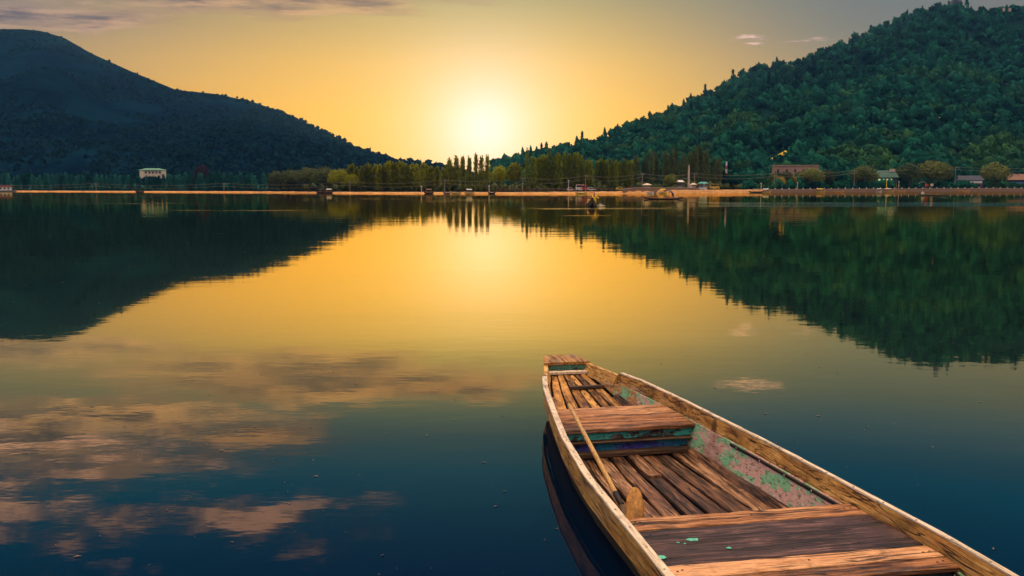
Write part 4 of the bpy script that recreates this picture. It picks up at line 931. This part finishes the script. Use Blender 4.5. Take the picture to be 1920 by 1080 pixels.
# stalls and hut
for px, rc, wc, lb, wdt in ((1275, 'white', 'grey', 'small white-roofed hut left of the pale pillar', 2.3), (1318, 'teal', 'white', 'market stall with a turquoise roof beside the pillar', 3.2), (1213, 'cream', 'tan', 'low cream tent on top of the retaining wall', 2.6), (1300, 'cream', 'tan', 'low tan tent at the foot of the pale pillar', 2.0)):
    o, k = site('stall', px, 5.5, lb, 'stall', None, .5 if px < 1310 else 0); tent = px in (1213, 1300)
    hh = 1.2 if tent else 2.1
    hip_roof('roof', rc, o, wdt, 2.2, hh, hh + .7, .35, .15 if tent else .6)
    for x in (-wdt / 2, wdt / 2):
        for y in (-1, 1): part('post', 'brown', o, ((x, y, hh / 2), (.12, .12, hh)))
    part('back_wall', wc, o, ((0, .9, hh / 2), (wdt - .2, .1, hh - .1))); part('counter', wc, o, ((0, -.9, .45), (wdt - .3, .4, .8)))
# boats
def hull(o, L, w, fb, mat, rise=.5, inside='brown', flat=.72):
    b = MB(); secs = []; ins = []
    for f in np.linspace(-1, 1, 15):
        ww = w * max(.06, (1 - abs(f) ** 2.4)); r = rise * max(0, abs(f) - .45) ** 1.6 * 2.2; x = f * L / 2; bz = -.10 + r * .92
        secs.append([(x, -ww, fb + r), (x, -ww * flat, bz), (x, ww * flat, bz), (x, ww, fb + r)])
        ins.append([(x, -ww * .9, fb + r - .02), (x, -ww * .66, .07 + r), (x, ww * .66, .07 + r), (x, ww * .9, fb + r - .02)])
    b.loft(secs, True, False); b.build('hull', M[mat], o, False); b = MB(); b.loft(ins[1:-1], False, False); b.build('lining', M[inside], o)
    for sy in (0, 3):
        b = MB(); b.tube([Vector(q[sy]) for q in secs], .035, 5); b.build('gunwale', M['brown' if mat in ('black', 'slate', 'dgreen') else 'cream'], o)
def canopy(o, L, w, h, mat, cush='red'):
    for x in (-L / 2, L / 2):
        for y in (-w, w): part('post', 'brown', o, ((x, y, h / 2 + .2), (.07, .07, h - .2)))
    b = MB(); b.loft([[(x, -w - .15, h + .1), (x, -w * .5, h + .32), (x, w * .5, h + .32), (x, w + .15, h + .1), (x, w + .15, h), (x, -w - .15, h)] for x in (-L / 2 - .2, 0, L / 2 + .2)]); b.build('canopy', M[mat], o); part('seat', cush, o, ((0, 0, .42), (L * .7, w * 1.5, .25)))
def moored(px, L, col, can, label, off=-4.2, cush='red'):
    a = a_of(px); Y = float(Yshore(a)) + off; o = empty('moored_boat', (a * Y, Y, 0), -math.atan(a) + random.uniform(-.25, .25), label, 'boat', 'boats moored along the far shore')
    hull(o, L, .62, .42, col, .45)
    if can: canopy(o, L * .42, .5, 1.25, can, cush)
    else: part('thwart', 'brown', o, ((-.2 * L, 0, .40), (.3, 1.0, .06)), ((.2 * L, 0, .40), (.3, 1.0, .06)))
    return o
for a_ in ((262, 3.6, 'black', None, 'small black boat below the cream mansion', -3), (603, 4.0, 'black', 'navy', 'dark canopied boat, left one below the round willows', -1.6), (617, 3.2, 'black', 'white', 'white-canopied boat, right one below the round willows', -1.6), (804, 3.2, 'black', 'brown', 'brown-canopied boat below the left part of the olive grove', -1.4),
           (838, 2.6, 'brown', None, 'small brown boat just left of the tall poplar clump', -1.5), (855, 3.6, 'ochre', None, 'ochre boat below the tall poplar clump', -1.5), (880, 3.4, 'ochre', 'white', 'white-canopied boat below the tall poplar clump', -1.4), (922, 2.4, 'black', None, 'tiny dark boat below the sun gap', -1.5), (1090, 4.0, 'yellow', None, 'long pale yellow boat below the red and white van', -1.4),
           (1219, 2.4, 'white', None, 'small white boat in front of the retaining wall', -1.2), (1418, 5.4, 'dgreen', 'dgreen', 'dark green covered boat at the end of the low bank', -4.6), (1436, 4.0, 'ochre', 'white', 'white-canopied boat right of the dark green boat', -4.6), (1538, 4.2, 'yellow', 'yellow', 'yellow-canopied boat below the round willow', -4.6),
           (1566, 7.0, 'orange', None, 'long orange boat right of the yellow-canopied one', -4.6), (1665, 5.2, 'ochre', 'cream', 'ochre boat with a cream canopy below the green-roofed house', -4.6), (1688, 4.6, 'orange', None, 'orange boat right of the ochre canopied boat', -4.6), (1806, 5.4, 'orange', None, 'orange boat below the low dark blue house', -4.6), (1648, 2.4, 'white', 'white', 'small white boat left of the ochre canopied boat', -4.6), (1243, 3.0, 'yellow', 'yellow', 'bright yellow canopied boat just behind the punting boat', -2.2)): moored(*a_)
# people
def skin(name, J, E, mat, parent):
    ks = list(J); me = bpy.data.meshes.new(name); me.from_pydata([J[q][0] for q in ks], [(ks.index(a), ks.index(b)) for a, b in E], []); me.materials.append(M[mat])
    o = bpy.data.objects.new(name, me); link(o, parent); o.modifiers.new('skin', 'SKIN')
    if not me.skin_vertices: return o
    for i, q in enumerate(ks): me.skin_vertices[0].data[i].radius = J[q][1]; me.skin_vertices[0].data[i].use_root = (i == 0)
    sb = o.modifiers.new('sub', 'SUBSURF'); sb.levels = sb.render_levels = 1; return o
def person(loc, rz, pose, shirt, trousers, label):
    o = empty('person', loc, rz, label, 'person'); q = {}
    def j(n, p, r): q[n] = (p, (r, r))
    for n, p, r in pose: j(n, p, r)
    E = [('pelvis', 'chest'), ('chest', 'neck'), ('neck', 'chin'), ('chin', 'crown')]
    for s in 'lr': E += [('chest', s + 'sho'), (s + 'sho', s + 'elb'), (s + 'elb', s + 'wri'), (s + 'wri', s + 'hand'), ('pelvis', s + 'hip'), (s + 'hip', s + 'knee'), (s + 'knee', s + 'ank'), (s + 'ank', s + 'toe')]
    skin('body', q, E, 'skin', o)
    top = {k: (v[0], (v[1][0] * 1.22 + .012,) * 2) for k, v in q.items() if k in ('pelvis', 'chest', 'neck') or k[1:] in ('sho', 'elb', 'wri')}
    top['neck'] = (tuple(Vector(q['neck'][0]).lerp(Vector(q['chest'][0]), .35)), (.07, .07))
    skin('shirt', top, [e for e in E if e[0] in top and e[1] in top], shirt, o)
    low = {k: (v[0], (v[1][0] * 1.2 + .012,) * 2) for k, v in q.items() if k == 'pelvis' or k[1:] in ('hip', 'knee', 'ank')}
    skin('trousers', low, [e for e in E if e[0] in low and e[1] in low], trousers, o)
    c, hd = Vector(q['crown'][0]), Vector(q['chin'][0]); skin('hair', {'a': (tuple(c + (c - hd) * .15 + Vector((-.02, 0, 0))), (.085, .085)), 'b': (tuple(c.lerp(hd, .35) + Vector((-.05, 0, 0))), (.075, .075))}, [('a', 'b')], 'black', o)
    return o
LEAN = [('pelvis', (0, 0, .92), .14), ('chest', (.22, 0, 1.30), .15), ('neck', (.36, 0, 1.47), .06), ('chin', (.42, 0, 1.54), .07), ('crown', (.47, 0, 1.66), .085), ('lsho', (.26, .19, 1.38), .07), ('rsho', (.26, -.19, 1.38), .07), ('lelb', (.48, .20, 1.16), .05), ('relb', (.50, -.18, 1.22), .05), ('lwri', (.70, .08, 1.14), .035), ('rwri', (.68, -.05, 1.32), .035), ('lhand', (.77, .04, 1.15), .03), ('rhand', (.75, -.01, 1.33), .03),
        ('lhip', (-.02, .10, .86), .09), ('rhip', (-.02, -.10, .86), .09), ('lknee', (.10, .13, .48), .065), ('rknee', (-.22, -.12, .50), .065), ('lank', (.02, .14, .08), .045), ('rank', (-.42, -.13, .10), .045), ('ltoe', (.18, .14, .04), .035), ('rtoe', (-.28, -.13, .04), .035)]
SIT = [('pelvis', (0, 0, .12), .15), ('chest', (.12, 0, .50), .16), ('neck', (.18, 0, .69), .06), ('chin', (.21, 0, .76), .07), ('crown', (.23, 0, .89), .085), ('lsho', (.13, .20, .60), .07), ('rsho', (.13, -.20, .60), .07), ('lelb', (.32, .36, .42), .05), ('relb', (.38, -.16, .42), .05), ('lwri', (.48, .55, .34), .035), ('rwri', (.52, .18, .48), .035), ('lhand', (.52, .60, .32), .03), ('rhand', (.55, .24, .48), .03),
       ('lhip', (.05, .11, .10), .09), ('rhip', (.05, -.11, .10), .09), ('lknee', (.42, .18, .28), .065), ('rknee', (.42, -.18, .28), .065), ('lank', (.50, .16, -.06), .045), ('rank', (.50, -.16, -.06), .045), ('ltoe', (.64, .16, -.08), .035), ('rtoe', (.64, -.16, -.08), .035)]
# boat heading to the viewer with a paddler in yellow
g = G(1111.5, 388, 0); o = empty('rowing_boat', (g.x, g.y + 2.4, 0), math.radians(-90) - .03, 'black high-bowed boat coming straight on with a paddler in yellow', 'boat')
hull(o, 5.6, .56, .40, 'black', .80); part('cushion', 'yellow', o, ((.2, .40, .62), (1.1, .35, .75))); part('stern_cloth', 'ochre', o, ((-.6, -.15, .6), (1.0, .5, .5))); part('thwart', 'brown', o, ((-.2, 0, .34), (.4, 1.0, .06)))
part('mast_stick', 'brown', o, ((-.3, .42, 1.05), (.07, .07, 1.3))); part('mast_stick', 'brown', o, ((-.3, .1, 1.6), (.06, .7, .06)))
pp = person((g.x + .34, g.y + 2.3, .62), math.radians(-90), SIT, 'yellow', 'ochre', 'person in yellow clothes paddling the boat that comes straight on')
pd = empty('paddle', (g.x + .80, g.y + 1.75, .72), 0, 'short paddle dipped by the person in yellow', 'paddle'); b = MB(); b.tube([(-.35, .1, .28), (.15, -.1, -.35)], .025, 6); b.build('shaft', M['brown'], pd); b = MB(); b.loft([[(.15 + f * .3 - w, -.1, -.35 - f * .4), (.15 + f * .3, -.12, -.35 - f * .4), (.15 + f * .3 + w, -.1, -.35 - f * .4), (.15 + f * .3, -.08, -.35 - f * .4)] for f, w in ((0, .03), (.5, .1), (1, .06))]); b.build('blade', M['cream'], pd)
b = MB(); rr = random.Random(4)
for i in range(60):
    c = Vector((g.x + 1.05 + rr.gauss(0, .26), g.y + 1.7 + rr.gauss(0, .5), abs(rr.gauss(0, .15)))); s_ = rr.uniform(.02, .06)
    b.add([c + Vector(d) * s_ for d in ((1, 0, 0), (-1, 0, 0), (0, 1, 0), (0, -1, 0), (0, 0, 1), (0, 0, -1))], [(0, 2, 4), (2, 1, 4), (1, 3, 4), (3, 0, 4), (2, 0, 5), (1, 2, 5), (3, 1, 5), (0, 3, 5)])
tag(b.build('splash', M['foam']), 'white splash of water beside the paddler in yellow', 'splash', kind='stuff')
# punt with a standing person in blue
g = G(1244, 373.5, 0); o = empty('punt', (g.x, g.y, 0), math.radians(3), 'long low dark punt with a person in blue standing on it', 'boat'); hull(o, 7.2, .5, .17, 'black', .32)
part('bundle', 'cream', o, ((2.3, 0, .28), (.5, .5, .3)))
person((g.x + 1.65, g.y, .10), math.pi, LEAN, 'blue', 'navy', 'person in a blue shirt leaning on a pole in the long dark punt')
b = MB(); b.tube([(g.x + 1.2, g.y - .05, 2.0), (g.x + .75, g.y - .15, -.3)], .03, 6); tag(b.build('punt_pole', M['brown']), 'thin pole held by the person in the blue shirt', 'pole')
# green boat with a person in white on the right
g = G(1748, 367, 0); o = empty('rowing_boat', (g.x, g.y, 0), math.radians(-6), 'slim green boat near the right shore with a person in white', 'boat'); hull(o, 6.8, .5, .22, 'dgreen', .4); part('thwart', 'brown', o, ((-2.3, 0, .26), (.3, .8, .06)))
person((g.x - 2.55, g.y + .2, .36), 0, SIT, 'white', 'cream', 'person in white seated at the left end of the slim green boat')
# flecks of leaves and weed adrift on the lake
rr = np.random.default_rng(12); n = 520; d = 5 + 60 * rr.random(n) ** 1.7; ax_ = (rr.random(n) - .5) * 1.25
c = np.stack([ax_ * d, d, np.full(n, .004)], 1); inb = np.array([abs((Rb @ (Vector(q) - Vector((.59, 9.67, 0)))).x) < 1.0 and q[1] < 10.6 and q[0] > .1 for q in c]); c = c[~inb]; n = len(c)
ang = rr.random(n) * 6.28; sz = .003 + .011 * rr.random(n) ** 3 + .0004 * d[~inb]
u_ = np.stack([np.cos(ang), np.sin(ang), 0 * ang], 1); v_ = np.stack([-np.sin(ang), np.cos(ang), 0 * ang], 1); s_ = sz[:, None]
q = np.stack([c - u_ * s_ * 1.8, c - v_ * s_ * .5 + [0, 0, .004], c + u_ * s_ * 1.6, c + v_ * s_ * .6 + [0, 0, .004]], 1).reshape(-1, 3)
M['fleck'] = plain('drifting_leaf', (.16, .10, .06), .7, .9, .8)
ob = mesh_obj('floating_leaves', q, np.arange(n * 4).reshape(n, 4), M['fleck']); tag(ob, 'tiny leaves and weed scattered on the still lake', 'leaves', kind='stuff')
# ------------------------------------------------------------------ haze
def add_haze():
    m = bpy.data.materials.new('haze_air'); m.use_nodes = True; m.node_tree.nodes.clear(); t = NT(m.node_tree)
    o = t.new('ShaderNodeOutputMaterial'); v = t.new('ShaderNodeVolumePrincipled')
    v.inputs['Color'].default_value = (.16, .46, .95, 1); v.inputs['Density'].default_value = HAZE; v.inputs['Anisotropy'].default_value = .4
    t.l.new(v.outputs[0], o.inputs['Volume'])
    b = MB().box((0, 900, 172), (4200, 2440, 356)); ob = b.build('haze', m); tag(ob, 'thin evening haze over the lake and hills', 'haze', kind='stuff')
HAZE = 0.9e-4
add_haze()
